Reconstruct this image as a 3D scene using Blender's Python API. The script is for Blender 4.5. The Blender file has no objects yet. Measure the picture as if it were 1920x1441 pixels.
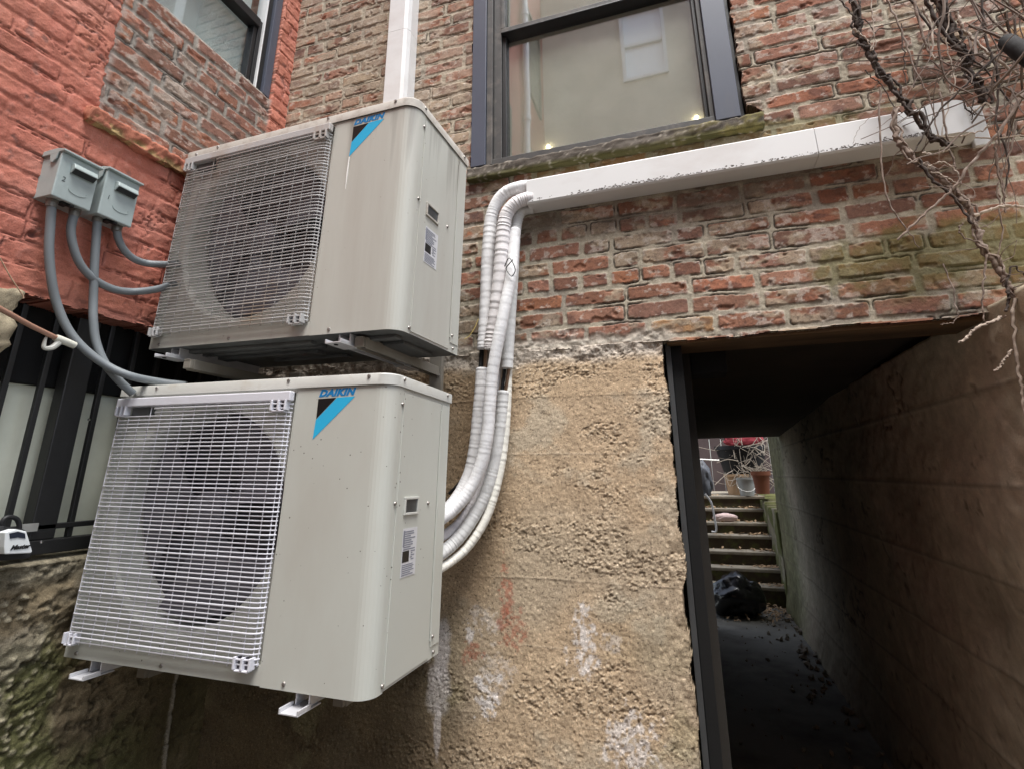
import bpy, bmesh, math, random
import numpy as np
from mathutils import Vector, Matrix, Euler

R = random.Random(7)
S = bpy.context.scene
COL = S.collection
YW, XL, XR = .56, -.04, 2.45          # facade plane, left building plane, passage wall plane
FLOOR = -.86

# ------------------------------------------------------------------ camera (solved from the photograph)
F, YAW, PITCH, ROLL = 980.465, -.3139, .2841, -.0083
CX, CY = 964.48, 601.02
CAM = np.array([1.6526, -1.1329, .4641])
def _rot():
    ca, sa, cb, sb, cc, sc = math.cos(YAW), math.sin(YAW), math.cos(PITCH), math.sin(PITCH), math.cos(ROLL), math.sin(ROLL)
    fw = np.array([sa*cb, ca*cb, sb]); rt = np.array([ca, -sa, 0]); up = np.cross(rt, fw)
    return np.array([rt*cc+up*sc, -rt*sc+up*cc, fw])
RM = _rot()
def ray(u, v): return RM.T @ np.array([(u-CX)/F, -(v-CY)/F, 1.])
def px(u, v, ax, val):                 # the place on the plane axis=val seen at pixel u, v of the photograph
    d = ray(u, v); return CAM + d*((val-CAM[ax])/d[ax])
def onx(u, v, x=XL): return px(u, v, 0, x)
def ony(u, v, y=YW): return px(u, v, 1, y)
cam = bpy.data.cameras.new('camera'); co = bpy.data.objects.new('camera', cam); COL.objects.link(co)
cam.sensor_width = 36; cam.lens = F/1920*36; cam.clip_start = .02; cam.clip_end = 500
cam.shift_x = -(CX-960)/1920; cam.shift_y = (CY-720.5)/1920
m = Matrix(((RM[0][0], RM[1][0], -RM[2][0], CAM[0]), (RM[0][1], RM[1][1], -RM[2][1], CAM[1]), (RM[0][2], RM[1][2], -RM[2][2], CAM[2]), (0, 0, 0, 1)))
co.matrix_world = m
S.camera = co

# ------------------------------------------------------------------ noise
def _h(ix, iy, s):
    h = (ix.astype(np.int64)*374761393 + iy.astype(np.int64)*668265263 + s*1274126177) & 0xFFFFFFFF
    h = ((h ^ (h >> 13))*1274126177) & 0xFFFFFFFF
    return ((h ^ (h >> 16)) & 0xFFFFFF)/float(0xFFFFFF)
def vn(x, y, s=0):
    ix, iy = np.floor(x), np.floor(y); fx, fy = x-ix, y-iy
    fx = fx*fx*(3-2*fx); fy = fy*fy*(3-2*fy)
    a, b, c, d = _h(ix, iy, s), _h(ix+1, iy, s), _h(ix, iy+1, s), _h(ix+1, iy+1, s)
    return (a*(1-fx)+b*fx)*(1-fy)+(c*(1-fx)+d*fx)*fy
def fbm(x, y, s=0, o=4):
    t, a, n = 0, 1., 0
    for i in range(o):
        t = t+a*vn(x, y, s+i*17); n += a; a *= .55; x = x*2.03+11.3; y = y*2.03+5.7
    return t/n
def wor(x, y, s=0):                    # distance to nearest feature point, and its id
    ix, iy = np.floor(x), np.floor(y); best = np.full(x.shape, 9.); idn = np.zeros(x.shape)
    for dx in (-1, 0, 1):
        for dy in (-1, 0, 1):
            cx, cy = ix+dx, iy+dy
            d = np.hypot(cx+_h(cx, cy, s)-x, cy+_h(cx, cy, s+5)-y)
            k = d < best; best = np.where(k, d, best); idn = np.where(k, _h(cx, cy, s+9), idn)
    return best, idn
def ss(a, b, x):
    t = np.clip((x-a)/(b-a), 0, 1); return t*t*(3-2*t)
def mixc(c, d, t):
    d = np.asarray(d, float)
    return c*(1-t[..., None])+d*t[..., None]
def cpick(tab, idn):
    t = np.asarray(tab, float); return t[np.clip((idn*len(t)).astype(int), 0, len(t)-1)]

# ------------------------------------------------------------------ materials
def nt(name):
    m = bpy.data.materials.new(name); m.use_nodes = True
    n = m.node_tree; return m, n, n.nodes['Principled BSDF']
def add(n, t, **k):
    x = n.nodes.new(t)
    for a, b in k.items(): setattr(x, a, b)
    return x
def bump(n, b, strength, scale, dist=.002, detail=6, src=None):
    no = add(n, 'ShaderNodeTexNoise'); no.inputs['Scale'].default_value = scale; no.inputs['Detail'].default_value = detail
    bp = add(n, 'ShaderNodeBump'); bp.inputs['Strength'].default_value = strength; bp.inputs['Distance'].default_value = dist
    tc = add(n, 'ShaderNodeTexCoord'); n.links.new(tc.outputs['Object'], no.inputs['Vector'])
    n.links.new(no.outputs['Fac'], bp.inputs['Height']); n.links.new(bp.outputs['Normal'], b.inputs['Normal'])
def surf(name, c, rough=.5, var=.12, vs=14, bs=0, bsc=150, metal=0, dirt=None, dscale=6, dlo=.5, dhi=.75, dstretch=(1, 1, 1), specks=None, spec=.4, coat=0, wash=None):
    m, n, b = nt(name)
    b.inputs['Roughness'].default_value = rough; b.inputs['Metallic'].default_value = metal
    b.inputs['Specular IOR Level'].default_value = spec; b.inputs['Coat Weight'].default_value = coat
    tc = add(n, 'ShaderNodeTexCoord')
    no = add(n, 'ShaderNodeTexNoise'); no.inputs['Scale'].default_value = vs; no.inputs['Detail'].default_value = 5
    n.links.new(tc.outputs['Object'], no.inputs['Vector'])
    mx = add(n, 'ShaderNodeMix', data_type='RGBA')
    mx.inputs['A'].default_value = (*[x*(1-var) for x in c], 1); mx.inputs['B'].default_value = (*[min(1, x*(1+var)) for x in c], 1)
    n.links.new(no.outputs['Fac'], mx.inputs['Factor']); out = mx.outputs['Result']
    if dirt:
        mp = add(n, 'ShaderNodeMapping'); mp.inputs['Scale'].default_value = dstretch
        n.links.new(tc.outputs['Object'], mp.inputs['Vector'])
        n2 = add(n, 'ShaderNodeTexNoise'); n2.inputs['Scale'].default_value = dscale; n2.inputs['Detail'].default_value = 7; n2.inputs['Roughness'].default_value = .65
        n.links.new(mp.outputs['Vector'], n2.inputs['Vector'])
        r = add(n, 'ShaderNodeMapRange'); r.inputs['From Min'].default_value = dlo; r.inputs['From Max'].default_value = dhi
        n.links.new(n2.outputs['Fac'], r.inputs['Value'])
        m2 = add(n, 'ShaderNodeMix', data_type='RGBA'); n.links.new(out, m2.inputs['A']); m2.inputs['B'].default_value = (*dirt, 1)
        n.links.new(r.outputs['Result'], m2.inputs['Factor']); out = m2.outputs['Result']
    if specks:
        v = add(n, 'ShaderNodeTexVoronoi'); v.inputs['Scale'].default_value = specks[1]
        n.links.new(tc.outputs['Object'], v.inputs['Vector'])
        n3 = add(n, 'ShaderNodeTexNoise'); n3.inputs['Scale'].default_value = 5; n.links.new(tc.outputs['Object'], n3.inputs['Vector'])
        ml = add(n, 'ShaderNodeMath', operation='MULTIPLY_ADD'); ml.inputs[1].default_value = specks[2]*2; ml.inputs[2].default_value = -specks[2]*.72
        n.links.new(n3.outputs['Fac'], ml.inputs[0])
        r = add(n, 'ShaderNodeMath', operation='LESS_THAN'); n.links.new(v.outputs['Distance'], r.inputs[0]); n.links.new(ml.outputs[0], r.inputs[1])
        m3 = add(n, 'ShaderNodeMix', data_type='RGBA'); n.links.new(out, m3.inputs['A']); m3.inputs['B'].default_value = (*specks[0], 1)
        n.links.new(r.outputs[0], m3.inputs['Factor']); out = m3.outputs['Result']
    if wash:                           # dirt washed down in runs from an upper edge: colour, height it starts fading, height of the edge
        sp = add(n, 'ShaderNodeSeparateXYZ'); n.links.new(tc.outputs['Object'], sp.inputs[0])
        mr = add(n, 'ShaderNodeMapRange'); mr.inputs['From Min'].default_value = wash[1]; mr.inputs['From Max'].default_value = wash[2]; mr.inputs['To Max'].default_value = .27
        n.links.new(sp.outputs['Z'], mr.inputs['Value'])
        mp = add(n, 'ShaderNodeMapping'); mp.inputs['Scale'].default_value = (26, 26, 1.3); n.links.new(tc.outputs['Object'], mp.inputs['Vector'])
        n5 = add(n, 'ShaderNodeTexNoise'); n5.inputs['Scale'].default_value = 1; n5.inputs['Detail'].default_value = 5; n.links.new(mp.outputs['Vector'], n5.inputs['Vector'])
        sm = add(n, 'ShaderNodeMath', operation='ADD'); n.links.new(mr.outputs['Result'], sm.inputs[0]); n.links.new(n5.outputs['Fac'], sm.inputs[1])
        r = add(n, 'ShaderNodeMapRange'); r.inputs['From Min'].default_value = .70; r.inputs['From Max'].default_value = .98; r.inputs['To Max'].default_value = .75; n.links.new(sm.outputs[0], r.inputs['Value'])
        m4 = add(n, 'ShaderNodeMix', data_type='RGBA'); n.links.new(out, m4.inputs['A']); m4.inputs['B'].default_value = (*wash[0], 1); n.links.new(r.outputs['Result'], m4.inputs['Factor']); out = m4.outputs['Result']
    n.links.new(out, b.inputs['Base Color'])
    if bs: bump(n, b, bs, bsc)
    return m
def attrmat(name, rough=.9, bs=.4, bsc=260, dist=.002, fine=.25, spec=.25, fsc=500, grain=0, gsc=260, pale=(.62, .55, .44)):
    m, n, b = nt(name); b.inputs['Roughness'].default_value = rough; b.inputs['Specular IOR Level'].default_value = spec
    a = add(n, 'ShaderNodeAttribute', attribute_name='Col')
    tc = add(n, 'ShaderNodeTexCoord'); no = add(n, 'ShaderNodeTexNoise'); no.inputs['Scale'].default_value = fsc; no.inputs['Detail'].default_value = 3
    n.links.new(tc.outputs['Object'], no.inputs['Vector'])
    r = add(n, 'ShaderNodeMapRange'); r.inputs['From Min'].default_value = .25; r.inputs['From Max'].default_value = .75
    r.inputs['To Min'].default_value = 1-fine; r.inputs['To Max'].default_value = 1+fine; n.links.new(no.outputs['Fac'], r.inputs['Value'])
    vm = add(n, 'ShaderNodeVectorMath', operation='SCALE'); n.links.new(a.outputs['Color'], vm.inputs[0]); n.links.new(r.outputs['Result'], vm.inputs['Scale'])
    out = vm.outputs['Vector']
    if grain:                          # sandy grains: pale and dark specks
        n2 = add(n, 'ShaderNodeTexNoise'); n2.inputs['Scale'].default_value = gsc; n2.inputs['Detail'].default_value = 2.5; n2.inputs['Roughness'].default_value = .6
        n.links.new(tc.outputs['Object'], n2.inputs['Vector'])
        vs = add(n, 'ShaderNodeVectorMath', operation='SCALE'); n.links.new(out, vs.inputs[0]); vs.inputs['Scale'].default_value = 1.65
        for lo, hi, col, k in ((.59, .68, pale, grain), (.41, .31, (.07, .052, .038), grain)):
            q = add(n, 'ShaderNodeMapRange'); q.inputs['From Min'].default_value = lo; q.inputs['From Max'].default_value = hi; q.inputs['To Max'].default_value = k
            n.links.new(n2.outputs['Fac'], q.inputs['Value'])
            mx = add(n, 'ShaderNodeMix', data_type='RGBA'); n.links.new(q.outputs['Result'], mx.inputs['Factor']); n.links.new(out, mx.inputs['A']); mx.inputs['B'].default_value = (*col, 1)
            if lo > .5: n.links.new(vs.outputs['Vector'], mx.inputs['B'])
            out = mx.outputs['Result']
    n.links.new(out, b.inputs['Base Color'])
    bump(n, b, bs, bsc, dist)
    return m

# ------------------------------------------------------------------ mesh building
class MB:
    def __init__(s): s.v = []; s.f = []
    def add(s, vs, fs):
        o = len(s.v); s.v += [tuple(map(float, x)) for x in vs]; s.f += [tuple(i+o for i in f) for f in fs]; return s
    def box(s, a, b, M=None):
        (x0, y0, z0), (x1, y1, z1) = a, b
        vs = [(x0, y0, z0), (x1, y0, z0), (x1, y1, z0), (x0, y1, z0), (x0, y0, z1), (x1, y0, z1), (x1, y1, z1), (x0, y1, z1)]
        if M is not None: vs = [M @ Vector(v) for v in vs]
        return s.add(vs, [(0, 3, 2, 1), (4, 5, 6, 7), (0, 1, 5, 4), (1, 2, 6, 5), (2, 3, 7, 6), (3, 0, 4, 7)])
    def prism(s, pts, fn, a, b):       # polygon swept from a to b; fn(p, t) -> xyz
        n = len(pts)
        vs = [fn(p, a) for p in pts]+[fn(p, b) for p in pts]
        return s.add(vs, [tuple(range(n-1, -1, -1)), tuple(range(n, 2*n))]+[(i, (i+1) % n, n+(i+1) % n, n+i) for i in range(n)])
    def tube(s, path, rad, n=8, cap=True, sq=1.):
        P = [Vector(p) for p in path]; k = len(P)
        rs = rad if isinstance(rad, (list, tuple, np.ndarray)) else [rad]*k
        T = [(P[min(i+1, k-1)]-P[max(i-1, 0)]).normalized() for i in range(k)]
        up = Vector((0, 0, 1)) if abs(T[0].z) < .9 else Vector((1, 0, 0))
        N = (up-T[0]*up.dot(T[0])).normalized(); vs = []
        for i in range(k):
            N = (N-T[i]*N.dot(T[i])).normalized(); B = T[i].cross(N)
            for j in range(n):
                t = 2*math.pi*(j+.5)/n; vs.append(P[i]+(N*math.cos(t)+B*math.sin(t)*sq)*float(rs[i]))
        fs = [(i*n+j, i*n+(j+1) % n, (i+1)*n+(j+1) % n, (i+1)*n+j) for i in range(k-1) for j in range(n)]
        if cap: fs += [tuple(range(n-1, -1, -1)), tuple((k-1)*n+j for j in range(n))]
        return s.add(vs, fs)
    def lathe(s, prof, c=(0, 0, 0), n=24, ax='z', squash=1.):
        vs = []
        for r, h in prof:
            for j in range(n):
                t = 2*math.pi*j/n; a, b = r*math.cos(t), r*math.sin(t)*squash
                p = (a, b, h) if ax == 'z' else ((a, h, b) if ax == 'y' else (h, a, b))
                vs.append((p[0]+c[0], p[1]+c[1], p[2]+c[2]))
        k = len(prof)
        return s.add(vs, [(i*n+j, i*n+(j+1) % n, (i+1)*n+(j+1) % n, (i+1)*n+j) for i in range(k-1) for j in range(n)])
    def build(s, name, mat, parent=None, smooth=False, bev=0, loc=None, ang=40):
        me = bpy.data.meshes.new(name); me.from_pydata(s.v, [], s.f); me.update()
        o = bpy.data.objects.new(name, me); COL.objects.link(o); me.materials.append(mat)
        bm = bmesh.new(); bm.from_mesh(me); bmesh.ops.recalc_face_normals(bm, faces=bm.faces); bm.to_mesh(me); bm.free()
        if smooth:
            me.polygons.foreach_set('use_smooth', [True]*len(me.polygons)); me.set_sharp_from_angle(angle=math.radians(ang))
        if bev:
            b = o.modifiers.new('bevel', 'BEVEL'); b.width = bev; b.segments = 2; b.limit_method = 'ANGLE'; b.angle_limit = math.radians(35)
        if parent is not None: o.parent = parent
        if loc is not None: o.location = loc
        return o
def tag(o, label=None, cat=None, group=None, kind=None):
    if label: o['label'] = label
    if cat: o['category'] = cat
    if group: o['group'] = group
    if kind: o['kind'] = kind
    return o
def empty(name, loc, label, cat, group=None):
    o = bpy.data.objects.new(name, None); COL.objects.link(o); o.location = loc; o.empty_display_size = .1
    return tag(o, label, cat, group)
def sub(o, parent):                    # parent a world-space mesh under an Empty without moving it
    o.parent = parent; o.matrix_parent_inverse = Matrix.Translation(-parent.location) if parent.type == 'EMPTY' else Matrix(); return o
def smooth_path(pts, n=8):             # Catmull-Rom
    P = [np.array(p, float) for p in pts]; P = [2*P[0]-P[1]]+P+[2*P[-1]-P[-2]]; out = []
    for i in range(1, len(P)-2):
        for k in range(n):
            t = k/n
            out.append(.5*((2*P[i])+(-P[i-1]+P[i+1])*t+(2*P[i-1]-5*P[i]+4*P[i+1]-P[i+2])*t*t+(-P[i-1]+3*P[i]-3*P[i+1]+P[i+2])*t**3))
    out.append(P[-2]); return out

def relief(name, origin, U, V, N, ulen, vlen, step, fn, keep, mat, parent=None, thick=.12):
    """a wall as a fine relief: fn(u,v)->height,colour ; keep(u,v)->bool of cells"""
    nu, nv = int(round(ulen/step))+1, int(round(vlen/step))+1
    u, v = np.meshgrid(np.arange(nu)*step, np.arange(nv)*step)          # [nv,nu]
    h, c = fn(u, v)
    O, U, V, N = [np.asarray(a, float) for a in (origin, U, V, N)]
    P = O+u[..., None]*U+v[..., None]*V+h[..., None]*N
    kc = keep(u[:-1, :-1]+step/2, v[:-1, :-1]+step/2) if keep else np.ones((nv-1, nu-1), bool)
    idx = np.arange(nu*nv).reshape(nv, nu)
    q = np.stack([idx[:-1, :-1], idx[:-1, 1:], idx[1:, 1:], idx[1:, :-1]], -1)[kc]
    kp = np.zeros((nv+1, nu+1), bool); kp[1:-1, 1:-1] = kc
    hb = kp[:-1, 1:-1] != kp[1:, 1:-1]; vb = kp[1:-1, :-1] != kp[1:-1, 1:]
    a = np.stack([idx[:, :-1], idx[:, 1:]], -1)[hb]; b = np.stack([idx[:-1, :], idx[1:, :]], -1)[vb]
    e = np.concatenate([a, b]); P2 = P.reshape(-1, 3); C2 = np.concatenate([c.reshape(-1, 3), np.ones((nu*nv, 1))], 1)
    un, inv = np.unique(e, return_inverse=True); inv = inv.reshape(e.shape)
    segs = 4; rows = [un]; base = nu*nv; Pn = [P2]; Cn = [C2]
    for k in range(1, segs+1):
        jit = (_h(un, un*0+k, 3)-.5)*.004
        Pn.append(P2[un]-N*(thick*k/segs)+jit[:, None]*(U+V)); Cn.append(C2[un]); rows.append(base+np.arange(len(un))); base += len(un)
    sides = [np.stack([rows[k][inv[:, 0]], rows[k][inv[:, 1]], rows[k+1][inv[:, 1]], rows[k+1][inv[:, 0]]], -1) for k in range(segs)]
    q = np.concatenate([q]+sides); P2 = np.concatenate(Pn); C2 = np.concatenate(Cn)
    me = bpy.data.meshes.new(name)
    me.vertices.add(len(P2)); me.vertices.foreach_set('co', P2.astype(np.float32).ravel())
    me.loops.add(q.size); me.loops.foreach_set('vertex_index', q.astype(np.int32).ravel())
    me.polygons.add(len(q)); me.polygons.foreach_set('loop_start', np.arange(0, q.size, 4, dtype=np.int32)); me.polygons.foreach_set('loop_total', np.full(len(q), 4, np.int32))
    me.update(calc_edges=True); me.validate()
    at = me.color_attributes.new('Col', 'FLOAT_COLOR', 'POINT'); at.data.foreach_set('color', C2.astype(np.float32).ravel())
    me.polygons.foreach_set('use_smooth', np.ones(len(me.polygons), bool))
    me.materials.append(mat)
    o = bpy.data.objects.new(name, me); COL.objects.link(o)
    if parent is not None: sub(o, parent)
    return o

# ------------------------------------------------------------------ brick pattern
def bricks(u, v, pitch, L, joint, seed, warp=.003, wide=.62):
    """signed distance inside brick (m), brick id, local coordinates"""
    uw = u+(fbm(u*9, v*9, seed, 2)-.5)*warp*2; vw = v+(fbm(u*5+3, v*9+1, seed+3, 3)-.5)*warp*2.6
    row = np.floor(vw/pitch).astype(int); fv = vw-row*pitch
    left = np.zeros_like(u); right = np.zeros_like(u); bid = np.zeros_like(u)
    for r in range(int(row.min()), int(row.max())+1):
        rr = random.Random(seed*1000+r); k = row == r
        if not k.any(): continue
        e = [float(u.min())-.6-rr.random()*L]
        half = rr.random() < .16
        while e[-1] < u.max()+.5:
            w = L*(.5 if (half and rr.random() < .8) or rr.random() < .12 else 1)*rr.uniform(.94, 1.05); e.append(e[-1]+w)
        e = np.array(e); j = np.clip(np.searchsorted(e, uw[k], 'right')-1, 0, len(e)-2)
        left[k] = e[j]; right[k] = e[j+1]; bid[k] = _h(j*1.0, j*0+r, seed)
    jv = joint*(.8+.5*_h(row*1.0, row*0, seed+2))
    hu = (right-left)/2-joint*.5*(.75+.7*_h(np.floor(bid*9999), row*1., seed+4)); hv = pitch/2-jv/2
    du = np.abs(uw-(left+right)/2)-hu; dv = np.abs(fv-pitch/2)-hv; r = .006
    du, dv = du+r, dv+r
    d = -(np.hypot(np.maximum(du, 0), np.maximum(dv, 0))+np.minimum(np.maximum(du, dv), 0)-r)
    d = d+(fbm(u*60, v*60, seed+7, 3)-.5)*.0065
    return d, bid, (uw-left)/(right-left), fv/pitch

def stain(u, v, c, r, seed, rough=.5, sc=40):
    d = np.hypot((u-c[0])/r[0], (v-c[1])/r[1])+(fbm(u*sc, v*sc, seed, 4)-.5)*2*rough
    return ss(1.15, .7, d)

BRICK_TAB = [(0.265, 0.112, 0.068), (0.243, 0.112, 0.073), (0.209, 0.103, 0.071), (0.186, 0.1, 0.073), (0.232, 0.121, 0.082), (0.288, 0.127, 0.071), (0.221, 0.109, 0.075), (0.249, 0.118, 0.075), (0.203, 0.112, 0.08), (0.237, 0.114, 0.073)]
def brick_surface(u, v, seed, pitch, L, joint, smear_bias, mortar=(.40, .355, .275), deep=.0029):
    d, bid, fu, fv = bricks(u, v, pitch, L, joint, seed, .0055)
    inb = ss(-.0004, .0022, d)
    n1 = fbm(u*25, v*25, seed+21, 4); n2 = fbm(u*110, v*110, seed+22, 3); n3 = fbm(u*3.1, v*3.5, seed+23, 3); n4 = fbm(u*14, v*22, seed+24, 4)
    c = cpick(BRICK_TAB, bid); c = c*(.72+.56*_h(np.floor(bid*9999), np.floor(bid*777), seed+31))[..., None]
    c = mixc(c, (.37, .26, .12), (_h(np.floor(bid*9999), np.floor(bid*333), seed+33) > .975)*.45)
    c = c*(.80+.62*n1)[..., None]
    dk = ss(.60, .75, fbm(u*18, v*30, seed+40, 3)); c = mixc(c, (.09, .05, .045), dk*.55)
    # mortar haze smeared over faces, per brick and by patch
    sm = ss(.54, .68, n4+smear_bias+.03+(n3-.5)*.8+(_h(np.floor(bid*9999), np.floor(bid*55), seed+35)-.5)*.30)
    pit = ss(.62, .74, n2+.12*(n1-.5))
    mc = np.ones(u.shape+(3,))*np.array(mortar); mc = mc*(.66+.62*fbm(u*45, v*45, seed+50, 4))[..., None]
    mc = mixc(mc, (.24, .21, .18), ss(.5, .72, fbm(u*7, v*7, seed+51, 3))*.6)
    c = mixc(c, mc*np.array([.92, .84, .78]), np.minimum(sm*.80, 1))
    eff = ss(.60, .66, fbm(u*42+9, v*60, seed+60, 4)+(n3-.5)*.34+.07*ss(.010, .001, d))
    c = mixc(c, (.60, .54, .47), eff*(.12+.6*n2))
    c = mixc(mc, c, inb)
    crack = ss(.0034, .0008, np.abs(d+.0018))*ss(.50, .63, fbm(u*12, v*12, seed+61, 3))
    c = mixc(c, (.045, .038, .034), crack*.9)
    c = mixc(c, (.07, .05, .045), pit*.35*inb)
    tilt = (_h(np.floor(bid*9999), np.floor(bid*71), seed+70)-.5)
    chip = ss(.64, .78, fbm(u*22, v*30, seed+72, 3))
    h = inb*(deep+.0025*tilt+.004*(n1-.5)+.002*(fu-.5)*tilt)-inb*chip*.005+(n2-.5)*.0022
    h = h+(1-inb)*((fbm(u*40, v*40, seed+73, 4)-.5)*.005)-crack*.004-pit*.0012+sm*inb*.001*n1
    return h, c, inb, d

# ================================================================== SETTING
M_ground = surf('courtyard_ground_concrete', (.09, .085, .075), .95, .35, 3, .4, 40)
g = MB().add([(-60, -60, -1.3), (60, -60, -1.3), (60, 60, -1.3), (-60, 60, -1.3)], [(0, 1, 2, 3)]).build('ground', M_ground); tag(g, kind='structure')

# ------------------------------------------------------------------ brick building with its facade
FX0, FZ0 = -.06, .80
BB = empty('brick_building', (0, YW, 0), 'old red brick building with worn mortar above the concrete base and dark passage', 'building')
M_brick = attrmat('weathered_brick', .92, .5, 330, .0015, .25, .25, 420, .34, 190, (.42, .36, .31))
w_l, w_b, w_r = ony(884, 318), ony(1160, 272), ony(1400, 222)
WX0, WX1 = .925, 1.945
WZ0 = 1.60
hole = ony(1407, 207)
def facade(u, v):
    X, Z = u+FX0, v+FZ0
    lw = ss(1.25, .85, X)*ss(1.55, 2.0, Z)                         # paler, mortar-washed by the window's left
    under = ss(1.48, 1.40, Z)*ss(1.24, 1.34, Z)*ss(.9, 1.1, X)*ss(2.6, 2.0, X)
    bias = -.02+.085*lw+.07*ss(.95, .90, X)*ss(.5, .8, X)*ss(1.9, 1.6, Z)+.03*ss(1.6, 1.2, X)*ss(1.5, 1.2, Z)-.06*ss(1.9, 2.1, X)
    h, c, inb, d = brick_surface(u, v+.0455, 5, .0626, .207, .0150, bias)
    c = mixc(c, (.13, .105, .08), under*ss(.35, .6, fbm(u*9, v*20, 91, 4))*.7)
    c = mixc(c, (.38, .31, .24), ss(.45, .75, fbm(u*16, v*16, 95, 4)*lw+.15*lw)*.5)
    # green moss right of the duct's lower side
    a = ony(1800, 470); mo = stain(X, Z, (a[0], a[2]), (.36, .10), 92, .75, 14)
    c = mixc(c, (.135, .125, .035), mo*.62)
    b = ony(1650, 560); mo2 = stain(X, Z, (b[0]+.5, b[2]+.06), (.55, .12), 93, .7, 16); c = mixc(c, (.12, .11, .05), mo2*.4)
    e = ony(1300, 320); mo3 = stain(X, Z, (e[0]-.1, 1.555), (.7, .035), 94, .6, 20); c = mixc(c, (.12, .115, .04), mo3*.6)
    # crumbly white mortar bed at the bottom edge
    wb = ss(.915, .895, Z+(fbm(u*20, v*20, 96, 4)-.5)*.03)*ss(1.68, 1.6, X)
    c = mixc(c, np.ones(u.shape+(3,))*np.array([.50, .45, .38])*(.5+.9*fbm(u*70, v*70, 97, 4))[..., None], wb*.85)
    h = h*(1-wb)+wb*((fbm(u*35, v*35, 98, 4)-.5)*.016)
    return h, c
def fkeep(u, v):
    X, Z = u+FX0, v+FZ0
    k = Z > .868+.010*(fbm(u*14, v*3, 101, 3)-.5)*2
    n = (fbm(u*30, v*30, 102, 3)-.5)
    k &= ~((X > WX0+n*.006) & (X < WX1+n*.022) & (Z > WZ0))
    k &= ~(np.hypot((X-hole[0])/.036, (Z-hole[2]+.01)/.036)+n*1.1 < 1)
    return k
facw = relief('wall', (FX0, YW, FZ0), (1, 0, 0), (0, 0, 1), (0, -1, 0), 3.08, 2.3, .0028, facade, fkeep, M_brick, BB, .11)
# the rest of the building round and above the detailed wall
def plain_brick(name, tones, mortar, sx=1., axis='XZ'):
    m, n, b = nt(name); b.inputs['Roughness'].default_value = .93
    tc = add(n, 'ShaderNodeTexCoord'); sp = add(n, 'ShaderNodeSeparateXYZ'); cb = add(n, 'ShaderNodeCombineXYZ')
    n.links.new(tc.outputs['Object'], sp.inputs[0]); n.links.new(sp.outputs[axis[0]], cb.inputs[0]); n.links.new(sp.outputs[axis[1]], cb.inputs[1])
    br = add(n, 'ShaderNodeTexBrick'); n.links.new(cb.outputs[0], br.inputs['Vector'])
    br.inputs['Color1'].default_value = (*tones[0], 1); br.inputs['Color2'].default_value = (*tones[1], 1); br.inputs['Mortar'].default_value = (*mortar, 1)
    br.inputs['Scale'].default_value = 1; br.inputs['Brick Width'].default_value = .207; br.inputs['Row Height'].default_value = .0626; br.inputs['Mortar Size'].default_value = .006
    no = add(n, 'ShaderNodeTexNoise'); no.inputs['Scale'].default_value = 2.5; no.inputs['Detail'].default_value = 8
    n.links.new(tc.outputs['Object'], no.inputs['Vector'])
    mx = add(n, 'ShaderNodeMix', data_type='RGBA', blend_type='MULTIPLY'); mx.inputs['Factor'].default_value = .6
    n.links.new(br.outputs['Color'], mx.inputs['A']); n.links.new(no.outputs['Fac'], mx.inputs['B']); n.links.new(mx.outputs['Result'], b.inputs['Base Color'])
    bp = add(n, 'ShaderNodeBump'); bp.inputs['Strength'].default_value = .5; bp.inputs['Distance'].default_value = .01; bp.invert = True
    n.links.new(br.outputs['Fac'], bp.inputs['Height']); n.links.new(bp.outputs['Normal'], b.inputs['Normal'])
    return m
M_plainbrick = plain_brick('plain_red_brick', ((.26, .09, .06), (.19, .075, .06)), (.36, .31, .25))
u = MB()
u.box((-8, YW+.004, 3.10), (9, YW+.3, 6.2)); u.box((3.018, YW+.004, .90), (9, YW+.3, 3.097))
u.box((-8, 4.2, .9905), (9, 4.4, 6.2)); u.box((-8, YW+.301, 6.0), (9, 4.199, 6.2)); u.box((-8, YW+.301, 1.0), (-7.7, 4.199, 5.999)); u.box((8.7, YW+.301, 1.0), (9, 4.199, 5.999))
sub(u.build('upper_wall', M_plainbrick), BB)
sub(MB().box((-.6, YW+.004, -1.3), (1.59, YW+.3, -.803)).build('footing', surf('footing_concrete', (.20, .16, .10), .95, .4, 5, .5, 60)), BB)

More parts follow.
